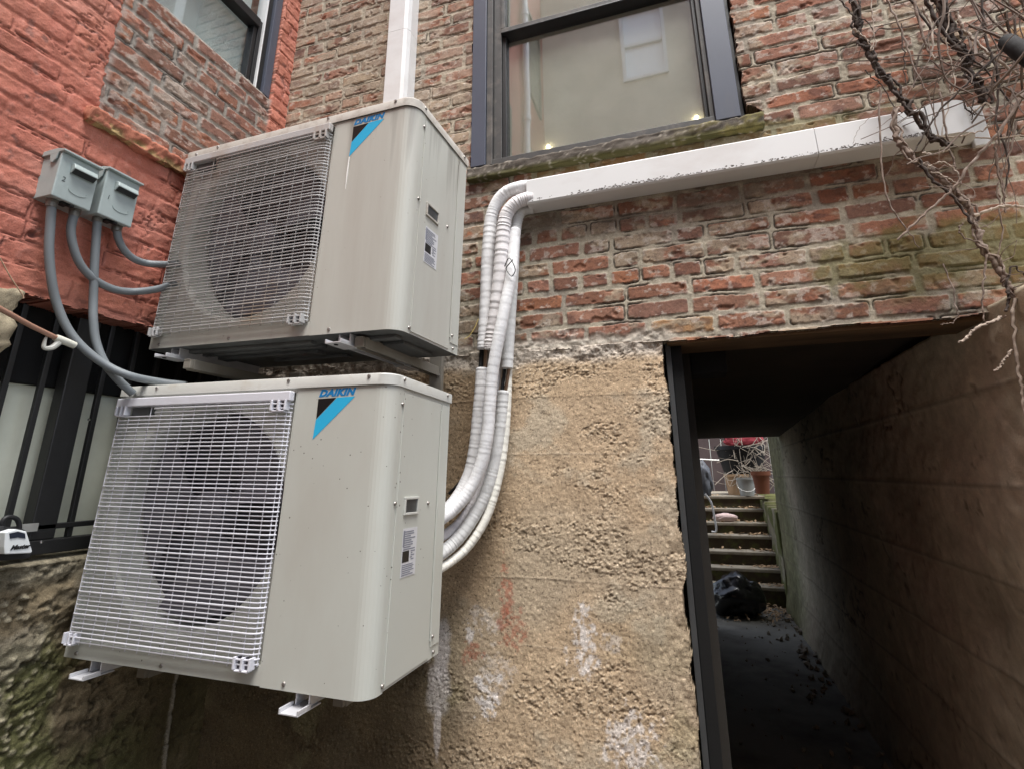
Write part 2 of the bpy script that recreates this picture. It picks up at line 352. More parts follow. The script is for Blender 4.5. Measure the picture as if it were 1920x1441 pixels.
# concrete base under the bricks, left of the passage
CXa, CZa = -.12, -.80
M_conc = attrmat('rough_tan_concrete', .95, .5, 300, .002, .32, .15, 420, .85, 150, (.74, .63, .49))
def spot(u_, v_): p = ony(u_, v_); return (p[0], p[2])
def concrete(u, v):
    X, Z = u+CXa, v+CZa
    n1 = fbm(u*6, v*8, 201, 5); n2 = fbm(u*38, v*38, 202, 4); n3 = fbm(u*120, v*120, 203, 3); big = fbm(u*2.2, v*3.1, 204, 3)
    st = .185; zz = Z+.035+(fbm(u*3, v*.1, 205, 2)-.5)*.012; k = np.floor(zz/st); fz = zz-k*st
    band = _h(k, k*0, 206)
    c = np.ones(u.shape+(3,))*np.array([.46, .345, .23])
    c = mixc(c, (.485, .36, .235), ss(.4, .75, band)*.7)
    c = mixc(c, (.39, .325, .24), ss(.42, .62, big)*.6)
    c = mixc(c, (.46, .41, .32), ss(.55, .7, n1)*.5)
    c = c*(.80+.4*n2)[..., None]
    wd, wi = wor(u*120, v*135, 207); stone = ss(.5, .25, wd)*ss(.45, .7, wi)
    hz = ss(.53, .68, fbm(u*4.5, v*11, 208, 4)+(band-.5)*.14+.07*ss(.55, .5, fz/st)*ss(.12, .3, fz/st))       # honeycombed strips
    low = ss(.1, -.25, Z); hz = np.clip(hz+low*.35, 0, 1)
    c = mixc(c, (.60, .50, .37), stone*hz*.55)
    pit = ss(.62, .72, fbm(u*95, v*125, 209, 4)+.05*(hz-.5))
    c = mixc(c, (.15, .11, .07), pit*(.2+.4*hz))
    bl = ss(.0035, .0006, np.abs(fz-.004+(n2-.5)*.006))
    bl = bl*ss(.40, .62, fbm(u*4, v*7, 210, 3)); c = mixc(c, (.58, .47, .35), bl*.38)
    crk = ss(.010, .002, np.abs(fbm(u*4.2, v*6, 211, 5)-.5))*hz
    c = mixc(c, (.10, .07, .045), crk*.45)
    # dirt, moss, dampness and painted-in shade low on the left, below the units
    damp_shade = ss(1.02, .72, X+.25*(fbm(u*5, v*5, 212, 4)-.5))*ss(.16, -.05, Z+.2*(fbm(u*4, v*4, 213, 3)-.5))
    c = mixc(c, np.ones(u.shape+(3,))*np.array([.085, .065, .036])*(.4+1.2*fbm(u*10, v*10, 214, 4))[..., None], damp_shade*.9)
    gm = ss(.5, .68, fbm(u*6+2, v*6, 215, 4))*ss(.25, -.4, Z); c = mixc(c, (.26, .24, .13), gm*.4)
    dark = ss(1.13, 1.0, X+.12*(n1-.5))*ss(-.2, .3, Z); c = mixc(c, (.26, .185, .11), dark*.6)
    # limewash and paint marks
    for (a, b_), (r1, r2), s_, k_ in ((spot(1095, 1200), (.035, .075), 221, .85), (spot(912, 1312), (.028, .04), 222, .9), (spot(1185, 1390), (.06, .055), 223, .75),
                                      (spot(900, 1272), (.014, .012), 224, .95), (spot(918, 1273), (.012, .012), 224, .95), (spot(936, 1272), (.009, .013), 226, .95), (spot(880, 1190), (.012, .03), 227, .8), (spot(1150, 1210), (.025, .03), 228, .4), (spot(905, 1165), (.05, .03), 229, .35), (spot(930, 1260), (.05, .05), 230, .3)):
        c = mixc(c, (.74, .70, .68), stain(X, Z, (a, b_), (r1*1.15, r2*1.15), s_, 1.05, 60)*k_*.85*ss(.30, .52, fbm(u*90, v*90, s_+9, 3)))
    for (a, b_), (r1, r2), s_, k_ in ((spot(828, 1215), (.030, .09), 231, .75), (spot(822, 1290), (.042, .085), 232, .6), (spot(820, 1365), (.012, .07), 233, .6)):
        c = mixc(c, (.62, .58, .56), stain(X, Z, (a, b_), (r1, r2), s_, .35, 30)*k_)
    for (a, b_), (r1, r2), s_ in ((spot(948, 1110), (.022, .085), 235), (spot(958, 1175), (.045, .05), 236), (spot(885, 1222), (.03, .03), 237)):
        c = mixc(c, (.36, .10, .06), stain(X, Z, (a, b_), (r1, r2), s_, 1.0, 70)*.55*ss(.34, .54, fbm(u*110, v*110, s_+9, 3)))
    wb = ss(.80, .845, Z+(n1-.5)*.05); c = mixc(c, np.ones(u.shape+(3,))*np.array([.50, .45, .39])*(.45+1.*fbm(u*65, v*65, 240, 4))[..., None], wb*.85)
    ed = ss(1.50, 1.60, X+.06*(n2-.5)); 
    h = (n1-.5)*.0055+(n2-.5)*.0024*(.5+.6*hz)+(n3-.5)*.0022+stone*hz*.002-pit*(.0008+.0022*hz)+bl*.0007-crk*.0015+(band-.5)*.0016-ed*.010*fbm(u*40, v*25, 241, 3)
    h = h+wb*((fbm(u*30, v*34, 242, 4)-.5)*.022)
    return h, c
def ckeep(u, v):
    X, Z = u+CXa, v+CZa
    k = Z < .876+.004*np.sin(u*7)
    k &= X < 1.600+.018*(fbm(u*2, v*16, 250, 4)-.5)*2
    return k
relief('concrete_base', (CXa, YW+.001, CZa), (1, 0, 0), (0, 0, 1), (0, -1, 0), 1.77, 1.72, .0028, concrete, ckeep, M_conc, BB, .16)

# ------------------------------------------------------------------ main window (part of the brick building)
M_blue = surf('slate_blue_metal', (.075, .085, .115), .38, .1, 6, .05, 40, dirt=(.14, .13, .12), dscale=3, dlo=.5, dhi=.9, dstretch=(1, 1, .2))
M_black = surf('black_window_frame', (.012, .012, .013), .45, .3, 30, .1, 200)
M_darkgrey = surf('dusty_dark_frame', (.055, .052, .05), .6, .35, 25, .3, 120, dirt=(.16, .14, .12), dscale=12, dlo=.52, dhi=.8)
def glass(name, refl=.35, tint=(.9, .92, .9)):
    m, n, b = nt(name); n.nodes.remove(b)
    tr = add(n, 'ShaderNodeBsdfTransparent'); tr.inputs['Color'].default_value = (*tint, 1)
    gl = add(n, 'ShaderNodeBsdfGlossy'); gl.inputs['Roughness'].default_value = .02; gl.inputs['Color'].default_value = (.95, .97, 1, 1)
    tc = add(n, 'ShaderNodeTexCoord'); no = add(n, 'ShaderNodeTexNoise'); no.inputs['Scale'].default_value = 3.2; no.inputs['Detail'].default_value = 1
    n.links.new(tc.outputs['Object'], no.inputs['Vector'])
    bp = add(n, 'ShaderNodeBump'); bp.inputs['Strength'].default_value = .035; bp.inputs['Distance'].default_value = .012
    n.links.new(no.outputs['Fac'], bp.inputs['Height']); n.links.new(bp.outputs['Normal'], gl.inputs['Normal'])
    ge = add(n, 'ShaderNodeNewGeometry'); dt = add(n, 'ShaderNodeVectorMath', operation='DOT_PRODUCT'); n.links.new(ge.outputs['Incoming'], dt.inputs[0]); n.links.new(ge.outputs['Normal'], dt.inputs[1])
    ab = add(n, 'ShaderNodeMath', operation='ABSOLUTE'); n.links.new(dt.outputs['Value'], ab.inputs[0])
    om = add(n, 'ShaderNodeMath', operation='SUBTRACT'); om.inputs[0].default_value = 1; n.links.new(ab.outputs[0], om.inputs[1])
    fr = add(n, 'ShaderNodeMath', operation='POWER'); fr.inputs[1].default_value = 5; n.links.new(om.outputs[0], fr.inputs[0])
    mr = add(n, 'ShaderNodeMath', operation='MULTIPLY_ADD'); mr.inputs[1].default_value = 1-refl; mr.inputs[2].default_value = refl; mr.use_clamp = True
    n.links.new(fr.outputs[0], mr.inputs[0])
    mx = add(n, 'ShaderNodeMixShader'); n.links.new(mr.outputs[0], mx.inputs['Fac']); n.links.new(tr.outputs[0], mx.inputs[1]); n.links.new(gl.outputs[0], mx.inputs[2])
    n.links.new(mx.outputs[0], n.nodes['Material Output'].inputs['Surface'])
    return m
M_glass = glass('window_glass', .31)
def winpart(name, boxes, mat, parent, bev=.002):
    b = MB()
    for a, c in boxes: b.box(a, c)
    o = b.build(name, mat, bev=bev); return sub(o, parent)
WT = 3.35
win = winpart('window', [((WX0+.004, YW-.012, WZ0+.03), (WX0+.066, YW+.10, WT))], M_blue, BB)     # outer panning
def wp(name, boxes, mat, bev=.002):
    o = winpart(name, boxes, mat, BB, bev); o.parent = win; o.matrix_parent_inverse = Matrix(); return o
wp('casing', [((1.845, YW-.006, WZ0+.03), (1.925, YW+.10, WT))], M_blue)
wp('frame', [((WX0+.067, YW-.004, WZ0+.03), (WX0+.092, YW+.10, WT)), ((WX0+.093, YW+.012, WZ0+.03), (1.052, YW+.10, WT)), ((1.828, YW+.006, WZ0+.03), (1.844, YW+.10, WT)),
             ((WX0+.067, YW+.002, WZ0+.012), (1.844, YW+.101, WZ0+.056))], M_darkgrey)
for q_ in (((1.9255, YW+.02, WZ0+.03), (1.941, YW+.1, WT)), ((WX0-.002, YW+.03, WZ0+.03), (WX0+.0035, YW+.1, WT))): wp('frame_liner', [q_], M_black)
GZ = WZ0+.042
RZ = px(948, 74, 1, YW+.04)[2]; RT = px(948, 50, 1, YW-.002)[2]
wp('lower_sash', [((1.053, YW+.020, WZ0+.0565), (1.070, YW+.07, RZ-.001)), ((1.814, YW+.022, WZ0+.0565), (1.8275, YW+.07, RZ-.001)), ((1.0705, YW+.022, WZ0+.0565), (1.8135, YW+.07, GZ+.02)),
                  ((1.053, YW-.002, RZ), (1.8275, YW+.07, RT-.03))], M_black)
wp('upper_sash', [((1.0525, YW+.004, RT-.0295), (1.8276, YW+.05, RT)), ((1.0525, YW+.004, RT+.0005), (1.068, YW+.05, WT)), ((1.812, YW+.004, RT+.0005), (1.8276, YW+.05, WT))], M_darkgrey)
wp('lower_pane', [((1.0702, YW+.040, GZ+.018), (1.8138, YW+.043, RZ))], M_glass, 0)
wp('upper_pane', [((1.068, YW+.025, RT), (1.8122, YW+.028, WT))], M_glass, 0)
M_shade = surf('cream_mesh_shade', (.88, .83, .73), .95, .10, 4, .3, 900)
wp('blind', [((1.054, YW+.060, WZ0+.06), (1.826, YW+.064, WT+.1))], M_shade, 0)
M_bulb, n_, b_ = nt('lit_bulb'); b_.inputs['Emission Color'].default_value = (1, .86, .55, 1); b_.inputs['Emission Strength'].default_value = 5
for (uu, vv) in ((1028, 276), (1306, 221)):
    p = ony(uu, vv, YW+.053); lm = MB().lathe([(0, -.008), (.006, -.006), (.008, 0), (.006, .006), (0, .008)], p, 16).build('bulb', M_bulb, smooth=True); sub(lm, BB); lm.parent = win; lm.matrix_parent_inverse = Matrix()
# sill: weathered dark board over a mossy lump of stone
def blockrelief(name, a, b, step, fn, mat, parent, seed):
    """a rough block: box subdivided, vertices pushed by noise"""
    bm = bmesh.new(); bmesh.ops.create_cube(bm, size=1)
    a, b = Vector(a), Vector(b); d = b-a
    for v in bm.verts: v.co = Vector((a.x+(v.co.x+.5)*d.x, a.y+(v.co.y+.5)*d.y, a.z+(v.co.z+.5)*d.z))
    for _ in range(8):
        es = [e for e in bm.edges if e.calc_length() > step]
        if not es: break
        bmesh.ops.subdivide_edges(bm, edges=es, cuts=1, use_grid_fill=True)
    bmesh.ops.triangulate(bm, faces=bm.faces)
    P = np.array([v.co[:] for v in bm.verts]); bm.normal_update(); N = np.array([v.normal[:] for v in bm.verts])
    h, c = fn(P)
    P = P+N*h[:, None]
    for v, p in zip(bm.verts, P): v.co = p
    me = bpy.data.meshes.new(name); bm.to_mesh(me); bm.free()
    at = me.color_attributes.new('Col', 'FLOAT_COLOR', 'POINT'); at.data.foreach_set('color', np.concatenate([c, np.ones((len(c), 1))], 1).astype(np.float32).ravel())
    me.polygons.foreach_set('use_smooth', [True]*len(me.polygons)); me.materials.append(mat)
    o = bpy.data.objects.new(name, me); COL.objects.link(o)
    if parent is not None: sub(o, parent)
    return o
M_stone = attrmat('rough_stone', .95, .5, 250, .003, .3)
def sillfn(P):
    a = P[:, 0]; z = P[:, 2]; y = P[:, 1]
    n = fbm(a*22, z*40+y*30, 301, 4); n2 = fbm(a*70, z*90+y*60, 302, 3)
    c = np.ones((len(P), 3))*np.array([.105, .09, .075])*(.5+.9*n)[:, None]
    c = mixc(c, (.075, .07, .022), ss(1.588, 1.566, z+(n-.5)*.02)*.9)
    c = mixc(c, (.14, .12, .04), ss(1.6, 1.9, a)*ss(.4, .6, n)*.8); c = mixc(c, (.40, .36, .30), ss(.64, .74, n2)*.5)
    return (n-.5)*.016+(n2-.5)*.006, c
sl = blockrelief('sill', (WX0-.002, YW-.030, 1.562), (1.99, YW+.10, WZ0+.012), .012, sillfn, M_stone, BB, 1)
sl.parent = win; sl.matrix_parent_inverse = Matrix()

# ------------------------------------------------------------------ painted building on the left
OB = empty('painted_building', (XL, 0, .95), 'salmon orange painted brick building with a bare brick patch under its upper window', 'building')
M_paint = attrmat('salmon_painted_brick', .78, .6, 190, .0025, .14, .3, 300, .16, 150, (.62, .36, .29))
LY0, LZ0 = -1.30, .90                  # u = y - LY0, v = z - LZ0
PY0, PZ0, PZ1, PY1 = -.205, 1.565, 2.142, .462
def orange(u, v):
    Y, Z = u+LY0, v+LZ0
    d, bid, fu, fv = bricks(u, v, .0632, .205, .011, 41, .0055)
    inb = ss(-.0025, .0025, d)
    n1 = fbm(u*14, v*18, 401, 4); n2 = fbm(u*60, v*60, 402, 4); n3 = fbm(u*3, v*3, 403, 3)
    c = np.ones(u.shape+(3,))*np.array([.49, .185, .125]); c = c*(.84+.3*n1)[..., None]
    c = mixc(c, (.43, .135, .095), ss(.45, .7, n3)*.6); c = mixc(c, (.58, .26, .20), ss(.60, .75, n2)*.35)
    cr = ss(.012, .003, np.abs(fbm(u*9, v*13, 404, 4)-.5))*ss(.5, .62, fbm(u*5, v*5, 405, 3)); cr = np.maximum(cr, ss(.0022, .0007, np.abs(d+.001))*ss(.45, .56, fbm(u*8, v*8, 406, 3)))
    c = mixc(c, (.14, .045, .035), cr*.8)
    fade = ss(.5, .7, fbm(u*2.2+4, v*5, 409, 5)); c = mixc(c, (.54, .25, .19), fade*.45)
    c = mixc(c, (.40, .13, .095), ss(.54, .70, fbm(u*30, v*7, 414, 4))*.35)
    ch = ss(.70, .76, fbm(u*26, v*30, 407, 4)); c = mixc(c, (.26, .12, .095), ch*.8)
    dr = ss(1.06, .95, Z+(n1-.5)*.1); c = mixc(c, (.33, .12, .09), dr*.5*n2)
    pk = ss(.012, .004, np.hypot(Y+.28, Z-1.115)-.002+.006*(n2-.5)); c = mixc(c, (.10, .045, .04), pk*.8)
    h = inb*(.0030+.004*(n1-.5)+.0032*(_h(np.floor(bid*9999), np.floor(bid*71), 43)-.5))+(n2-.5)*.0042+(n1-.5)*.006-cr*.005-ch*.002-pk*.01
    # bare brick infill under the window
    P = ((Y > PY0+(n2-.5)*.02) & (Y < PY1+(n2-.5)*.008) & (Z > PZ0) & (Z < PZ1+.2))
    hb, cb, ib, db = brick_surface(u+.05, v+.02, 47, .0632, .20, .0135, -.12, (.31, .295, .255), .0045)
    cb = mixc(cb, (.55, .50, .44), ss(.0, .03, .03-(Y-PY0))*.75)
    cb = cb*np.array([.95, .90, .90])
    t = P.astype(float)
    h = h*(1-t)+t*(hb-.014); c = c*(1-t[..., None])+cb*t[..., None]
    return h, c
def okeep(u, v):
    Y, Z = u+LY0, v+LZ0
    n = fbm(u*25, v*4, 411, 4)-.5
    k = Z > .945+n*.022
    k &= ~((Y > PY0+.01) & (Y < PY1) & (Z > PZ1+(fbm(u*20, v*0, 412, 3)-.5)*.012))
    return k
relief('wall', (XL, LY0, LZ0), (0, 1, 0), (0, 0, 1), (1, 0, 0), 1.858, 2.2, .0038, orange, okeep, M_paint, OB, .16)
M_orangeplain = plain_brick('plain_salmon_brick', ((.50, .175, .125), (.46, .16, .115)), (.45, .155, .11), axis='YZ')
u = MB()
u.box((XL-.3, LY0-.003, 3.103), (XL-.002, YW, 9)); u.box((XL-.3, -4.9, .94), (XL-.002, LY0-.004, 9)); u.box((XL-3, -4.9, -1.3), (XL-2.7, YW, 9)); u.box((XL-2.699, -4.9, 8.9), (XL-.301, YW, 9))
u.box((XL-.3, -4.9, -1.3), (XL-.02, LY0-.004, .939)); u.box((XL-.6, .33, .9), (XL-.17, YW-.01, 3.1))
sub(u.build('upper_wall', M_orangeplain), OB)
# broken ledge
def ledgefn(P):
    a = P[:, 1]; z = P[:, 2]; x = P[:, 0]
    n = fbm(a*30, z*30+x*40, 421, 4); n2 = fbm(a*90, z*90, 422, 3)
    c = np.ones((len(P), 3))*np.array([.40, .15, .095])*(.65+.6*n)[:, None]
    br = ss(1.545, 1.535, z+(n-.5)*.05)*ss(.36, .5, fbm(a*26, z*50, 424, 4))
    c = mixc(c, np.ones((len(P), 3))*np.array([.36, .26, .12])*(.4+1.1*n2)[:, None], br*ss(.30, -.02, a))
    return (n-.5)*.022+(n2-.5)*.006-br*.006, c
lg = blockrelief('ledge', (XL-.05, -.235, 1.522), (XL+.030, .36, 1.574), .009, ledgefn, M_stone, OB, 2)
# upper window of the painted building
M_glass2 = glass('upper_window_glass', .13, (.93, .96, .96))
OWT = 3.09
ow = winpart('window', [((XL-.09, .418, PZ1+.001), (XL-.012, PY1-.004, OWT))], M_blue, OB)
def owp(name, boxes, mat, bev=.002):
    o = winpart(name, boxes, mat, OB, bev); o.parent = ow; o.matrix_parent_inverse = Matrix(); return o
M_white = surf('white_plastic', (.72, .72, .72), .42, .06, 5, .04, 60, dirt=(.42, .38, .34), dscale=4, dlo=.55, dhi=.95)
owp('frame', [((XL-.088, .392, PZ1+.002), (XL-.028, .4175, OWT)), ((XL-.088, .366, PZ1+.002), (XL-.040, .3915, 2.52))], M_black)
owp('casing', [((XL-.09, PY0+.012, PZ1+.001), (XL-.03, PY0+.05, OWT))], M_blue)
owp('trim', [((XL-.086, .3855, PZ1+.002), (XL-.026, .3915, OWT))], M_white)
owp('lower_sash', [((XL-.085, .345, PZ1+.004), (XL-.045, .3655, 2.47)), ((XL-.085, PY0+.051, PZ1+.004), (XL-.045, PY0+.07, 2.47)), ((XL-.085, PY0+.0705, PZ1+.002), (XL-.045, .3445, PZ1+.020)), ((XL-.085, PY0+.051, 2.4705), (XL-.03, .3655, 2.515))], M_black)
owp('lower_pane', [((XL-.066, PY0+.07, PZ1+.02), (XL-.063, .345, 2.4705))], M_glass2, 0)
owp('upper_pane', [((XL-.056, PY0+.05, 2.5155), (XL-.053, .366, OWT))], M_glass2, 0)
M_inner = surf('pale_interior', (.60, .64, .62), .9, .1, 3)
owp('curtain', [((XL-.105, PY0+.02, PZ1-.1), (XL-.10, .36, OWT))], M_inner, 0)

# lower-left wall of mossy rubble, under the barred opening
M_moss = attrmat('mossy_rubble', .97, .6, 180, .004, .35, .1, 350, .5, 130, (.50, .46, .34))
def rubble(u, v):
    n1 = fbm(u*5, v*6, 501, 5); n2 = fbm(u*26, v*34, 502, 4); n3 = fbm(u*90, v*90, 503, 3)
    Y, Z = u-1.30, v-1.3
    c = np.ones(u.shape+(3,))*np.array([.17, .135, .085])*(.55+.9*n2)[..., None]
    c = mixc(c, (.10, .105, .042), ss(.46, .62, fbm(u*4+7, v*4, 504, 4)+.12*ss(.1, -.25, Y))*.8)
    c = mixc(c, (.24, .21, .155), ss(.58, .7, n1)*.7)
    wd, wi = wor(u*46, v*52, 505); stn = ss(.46, .22, wd)*ss(.55, .78, wi)*ss(.15, -.2, Y)
    c = mixc(c, (.48, .43, .31), stn*.75)
    top = ss(.17, .215, Z+(n2-.5)*.04); c = mixc(c, np.ones(u.shape+(3,))*np.array([.22, .195, .14])*(.4+1.2*n3)[..., None], top*.8)
    pit = ss(.58, .72, fbm(u*45, v*60, 506, 4)); c = mixc(c, (.05, .04, .025), pit*.6)
    crk = ss(.010, .002, np.abs(fbm(u*3.2, v*5, 507, 5)-.5)); c = mixc(c, (.06, .045, .03), crk*.6)
    sm = ss(.20, .42, Y); c = mixc(c, np.ones(u.shape+(3,))*np.array([.085, .066, .036])*(.5+1.*n1)[..., None], sm*.85)
    seam = ss(.010, .003, np.abs(Y-.425+(n2-.5)*.006)); c = mixc(c, (.30, .27, .22), seam*.8)
    h = (n1-.5)*.045*(1-.6*sm)+(n2-.5)*.02*(1-.7*sm)+(n3-.5)*.005+stn*.012-pit*.009-crk*.012+seam*.006-.01
    h = np.where(v > 1.535, -.08*ss(1.535, 1.56, v), h)
    return h, c
relief('lower_wall', (XL, -1.30, -1.3), (0, 1, 0), (0, 0, 1), (1, 0, 0), 1.90, 1.552, .0045, rubble, None, M_moss, OB, .28)
# broken stone end left of the opening
def stonefn(P):
    a = P[:, 1]; z = P[:, 2]; x = P[:, 0]
    n = fbm(a*16, z*16+x*10, 511, 4); n2 = fbm(a*60, z*60+x*40, 512, 4)
    c = np.ones((len(P), 3))*np.array([.34, .29, .20])*(.5+1.0*n2)[:, None]
    c = mixc(c, (.08, .06, .045), ss(.6, .7, fbm(a*24, z*34, 513, 4))*.7)
    rnd = ss(.80, .73, z)*ss(-.36, -.26, a)
    return (n-.5)*.05+(n2-.5)*.014-rnd*.03, c
so = blockrelief('broken_stone', (XL-.20, -.85, .735), (XL+.012, -.272, .944), .014, stonefn, M_stone, OB, 3)
# barred opening: recess, black beam, pale panel
M_beam = surf('black_steel_and_shade', (.005, .005, .005), .85, .4, 8, .4, 60)  # near-black steel; the shadow of the recess is put into it too
M_panel = surf('pale_green_panel', (.72, .74, .62), .30, .10, 3.5, .08, 20, dirt=(.52, .53, .42), dscale=2.5, dlo=.4, dhi=.8)
sub(MB().box((XL-.34, -1.3, .722), (XL-.10, YW-.02, 1.0)).build('beam', M_beam, bev=.004), OB)
sub(MB().box((XL-.20, -1.3, .20), (XL-.115, YW-.02, .7215)).build('panel', M_panel), OB)
sub(MB().box((XL-.60, YW-.019, .235), (XL-.055, YW+.0, .94)).build('recess_end', M_beam), OB)

M_iron = surf('black_wrought_iron', (.009, .009, .009), .5, .4, 30, .25, 150, spec=.5)
GR = empty('window_grille', (XL-.045, 0, .26), 'black iron window grille of upright bars over pale panel left of the units', 'grille')
XB = XL-.045
for i, y in enumerate((-.655, -.57, -.485, -.40, -.315, -.23, -.146, .012, .097, .182, .267, .352, .437)):
    sub(MB().box((XB-.007, y-.007, .300), (XB+.007, y+.007, .93)).build('bar', M_iron, bev=.0015), GR)
sub(MB().box((XB-.03, -.093, .300), (XB+.012, -.030, .93)).build('post', M_iron, bev=.003), GR)
sub(MB().box((XB-.010, -.9, .326), (XB+.012, .5, .340)).build('rail', M_iron, bev=.002), GR)
sub(MB().box((XB-.02, -.9, .262), (XB+.016, .5, .2995)).build('bottom_rail', M_iron, bev=.003), GR)
sub(MB().box((XB+.0125, -.125, .324), (XB+.017, -.08, .345)).build('clip', surf('galvanised_clip', (.45, .45, .42), .5, .2, 40, metal=.6)), GR)
M_glint, n_, b_ = nt('glint_chrome'); b_.inputs['Metallic'].default_value = 1; b_.inputs['Roughness'].default_value = .12; b_.inputs['Base Color'].default_value = (.9, .9, .9, 1)
for (a_, b2) in ((167, 786), (77, 1015)):  # shiny domes added as glint spots; not bolts of the grille
    p = onx(a_, b2, XB+.014); sub(MB().lathe([(0, .004), (.0035, .003), (.0045, 0)], p, 12, 'x').build('bolt', M_glint, smooth=True), GR)

# lock box hanging on the grille
LB = empty('key_lock_box', tuple(onx(30, 1010, XL+.03)), 'white key lock box with dark window hanging from the iron bar at left edge', 'lock box')
M_lockw = surf('white_enamel', (.75, .78, .78), .35, .04, 8)
M_lockb = surf('black_rubber', (.014, .014, .015), .55, .3, 30, .1, 100)
def yz(pts, x0, x1, mat, name, parent, bev=.003, sm=False):
    b = MB(); b.prism(pts, lambda p, t: (t, p[0], p[1]), x0, x1); return sub(b.build(name, mat, bev=bev), parent)
q = [onx(a, b, XL+.075) for a, b in ((10, 997), (30, 991), (50, 995), (59, 1025), (61, 1033), (58, 1036), (9, 1038), (8, 1025))]
yz([(p[1], p[2]) for p in q], XL+.045, XL+.075, M_lockw, 'cover', LB, .004)
q = [onx(a, b, XL+.0765) for a, b in ((18, 999), (34, 995.5), (47, 999), (48, 1008.5), (34, 1006.5), (19, 1009))]
yz([(p[1], p[2]) for p in q], XL+.074, XL+.0765, surf('dark_lens', (.02, .025, .04), .2, .2, 20), 'lens', LB, 0)
q = [onx(a, b, XL+.044) for a, b in ((-12, 990), (8, 985), (50, 992), (62, 1036), (58, 1046), (-10, 1052))]
yz([(p[1], p[2]) for p in q], XL-.005, XL+.0445, M_lockb, 'body', LB, .006)
sh = smooth_path([onx(a, b, XL+.02) for a, b in ((6, 995), (4, 980), (9, 971), (20, 968), (31, 972), (36, 982), (36, 995))], 5)
sub(MB().tube(sh, .0055, 8).build('shackle', M_lockb, smooth=True), LB)
def text(body, size, mat, name, M, shear=0, bold=0, space=1, extr=.0006, font_w=1):
    cu = bpy.data.curves.new(name, 'FONT'); cu.body = body; cu.size = size; cu.shear = shear; cu.offset = bold; cu.space_character = space; cu.extrude = extr; cu.align_x = 'LEFT'; cu.resolution_u = 3
    o = bpy.data.objects.new(name, cu); COL.objects.link(o); bpy.context.view_layer.update()
    me = bpy.data.meshes.new_from_object(o.evaluated_get(bpy.context.evaluated_depsgraph_get())); bpy.data.objects.remove(o)
    me.transform(Matrix.Scale(font_w, 4, (1, 0, 0))); me.transform(M); me.materials.clear(); me.materials.append(mat)
    o = bpy.data.objects.new(name, me); COL.objects.link(o); return o
p = onx(19, 1030, XL+.0758)
Mt = Matrix.Translation(p) @ Matrix(((0, 0, 1, 0), (1, 0, 0, 0), (0, 1, 0, 0), (0, 0, 0, 1)))
sub(text('Master', .0145, M_lockb, 'lettering', Mt, .35, .0006), LB)

# ================================================================== passage and what lies beyond
M_pass = attrmat('passage_wall_render', .95, .4, 120, .003, .2, .15)
def passwall(u, v):
    n1 = fbm(u*2.2, v*3, 601, 5); n2 = fbm(u*14, v*16, 602, 4); Z = v-1.3; Y = u-.35
    c = np.ones(u.shape+(3,))*np.array([.60, .515, .385])*(.62+.7*n1)[..., None]
    c = mixc(c, (.56, .45, .35), ss(.5, .66, fbm(u*3+4, v*3, 603, 4))*.5); c = mixc(c, (.44, .385, .285), ss(.5, .7, fbm(u*1.5, v*2, 604, 4))*.6)
    c = c*(.85+.3*n2)[..., None]
    lo = ss(-.35, -.75, Z); c = mixc(c, (.17, .13, .085), lo*.5)
    ms = ss(3.9, 4.6, Y+.5*(n1-.5)); c = mixc(c, np.ones(u.shape+(3,))*np.array([.115, .115, .05])*(.4+1.2*n2)[..., None], ms*.85)
    crk = ss(.010, .002, np.abs(fbm(u*1.6, v*2.4, 605, 5)-.5))*ss(.45, .6, n1); c = mixc(c, (.09, .06, .04), crk*.7)
    mk = ss(.72, .78, fbm(u*16, v*14, 606, 5)); c = mixc(c, (.12, .09, .065), mk*.5); c = c*(.8+.4*fbm(u*60, v*60, 608, 3))[..., None]
    board = np.abs(((Z+.1)/.26) % 1-.5); c = mixc(c, (.16, .13, .10), ss(.475, .5, board)*.45)
    h = (n1-.5)*.035+(n2-.5)*.010+ss(.47, .5, board)*.003-crk*.006-.004
    h = h+lo*.05*ss(-.5, -.9, Z)
    return h, c
PW = relief('passage_wall', (XR, -.35, -1.3), (0, 1, 0), (0, 0, 1), (-1, 0, 0), 5.55, 2.19, .010, passwall, None, M_pass, None, .5)
tag(PW, 'rough brown rendered wall lining the right side of the dark passage', 'wall')
M_floor = surf('passage_floor_concrete', (.17, .16, .135), .9, .3, 2.2, .5, 40, dirt=(.07, .06, .048), dscale=3, dlo=.45, dhi=.75)
tag(MB().box((.6, .3, FLOOR-.3), (XR+.3, 5.4, FLOOR)).build('floor', M_floor), kind='structure')
M_ceil = surf('dark_ceiling', (.06, .046, .034), .95, .5, 3, .6, 30)  # plain dark brown, varied by noise
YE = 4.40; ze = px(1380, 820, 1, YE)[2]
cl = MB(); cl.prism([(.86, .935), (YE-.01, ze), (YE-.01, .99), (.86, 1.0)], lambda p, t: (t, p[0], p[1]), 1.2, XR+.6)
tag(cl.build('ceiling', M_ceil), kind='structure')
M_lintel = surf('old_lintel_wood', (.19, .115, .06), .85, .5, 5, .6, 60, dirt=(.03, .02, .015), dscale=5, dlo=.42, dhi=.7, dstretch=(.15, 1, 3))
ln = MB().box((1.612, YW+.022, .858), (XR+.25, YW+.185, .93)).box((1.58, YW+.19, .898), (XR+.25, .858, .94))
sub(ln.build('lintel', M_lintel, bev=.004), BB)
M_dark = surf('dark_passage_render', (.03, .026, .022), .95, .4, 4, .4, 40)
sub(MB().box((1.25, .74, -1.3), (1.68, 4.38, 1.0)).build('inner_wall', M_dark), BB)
M_steel = surf('dark_steel', (.050, .052, .054), .55, .25, 20, .15, 90, spec=.5)
fr = empty('door_frame', (1.63, .62, FLOOR), 'tall dark steel door frame standing at left edge of the passage', 'door frame')
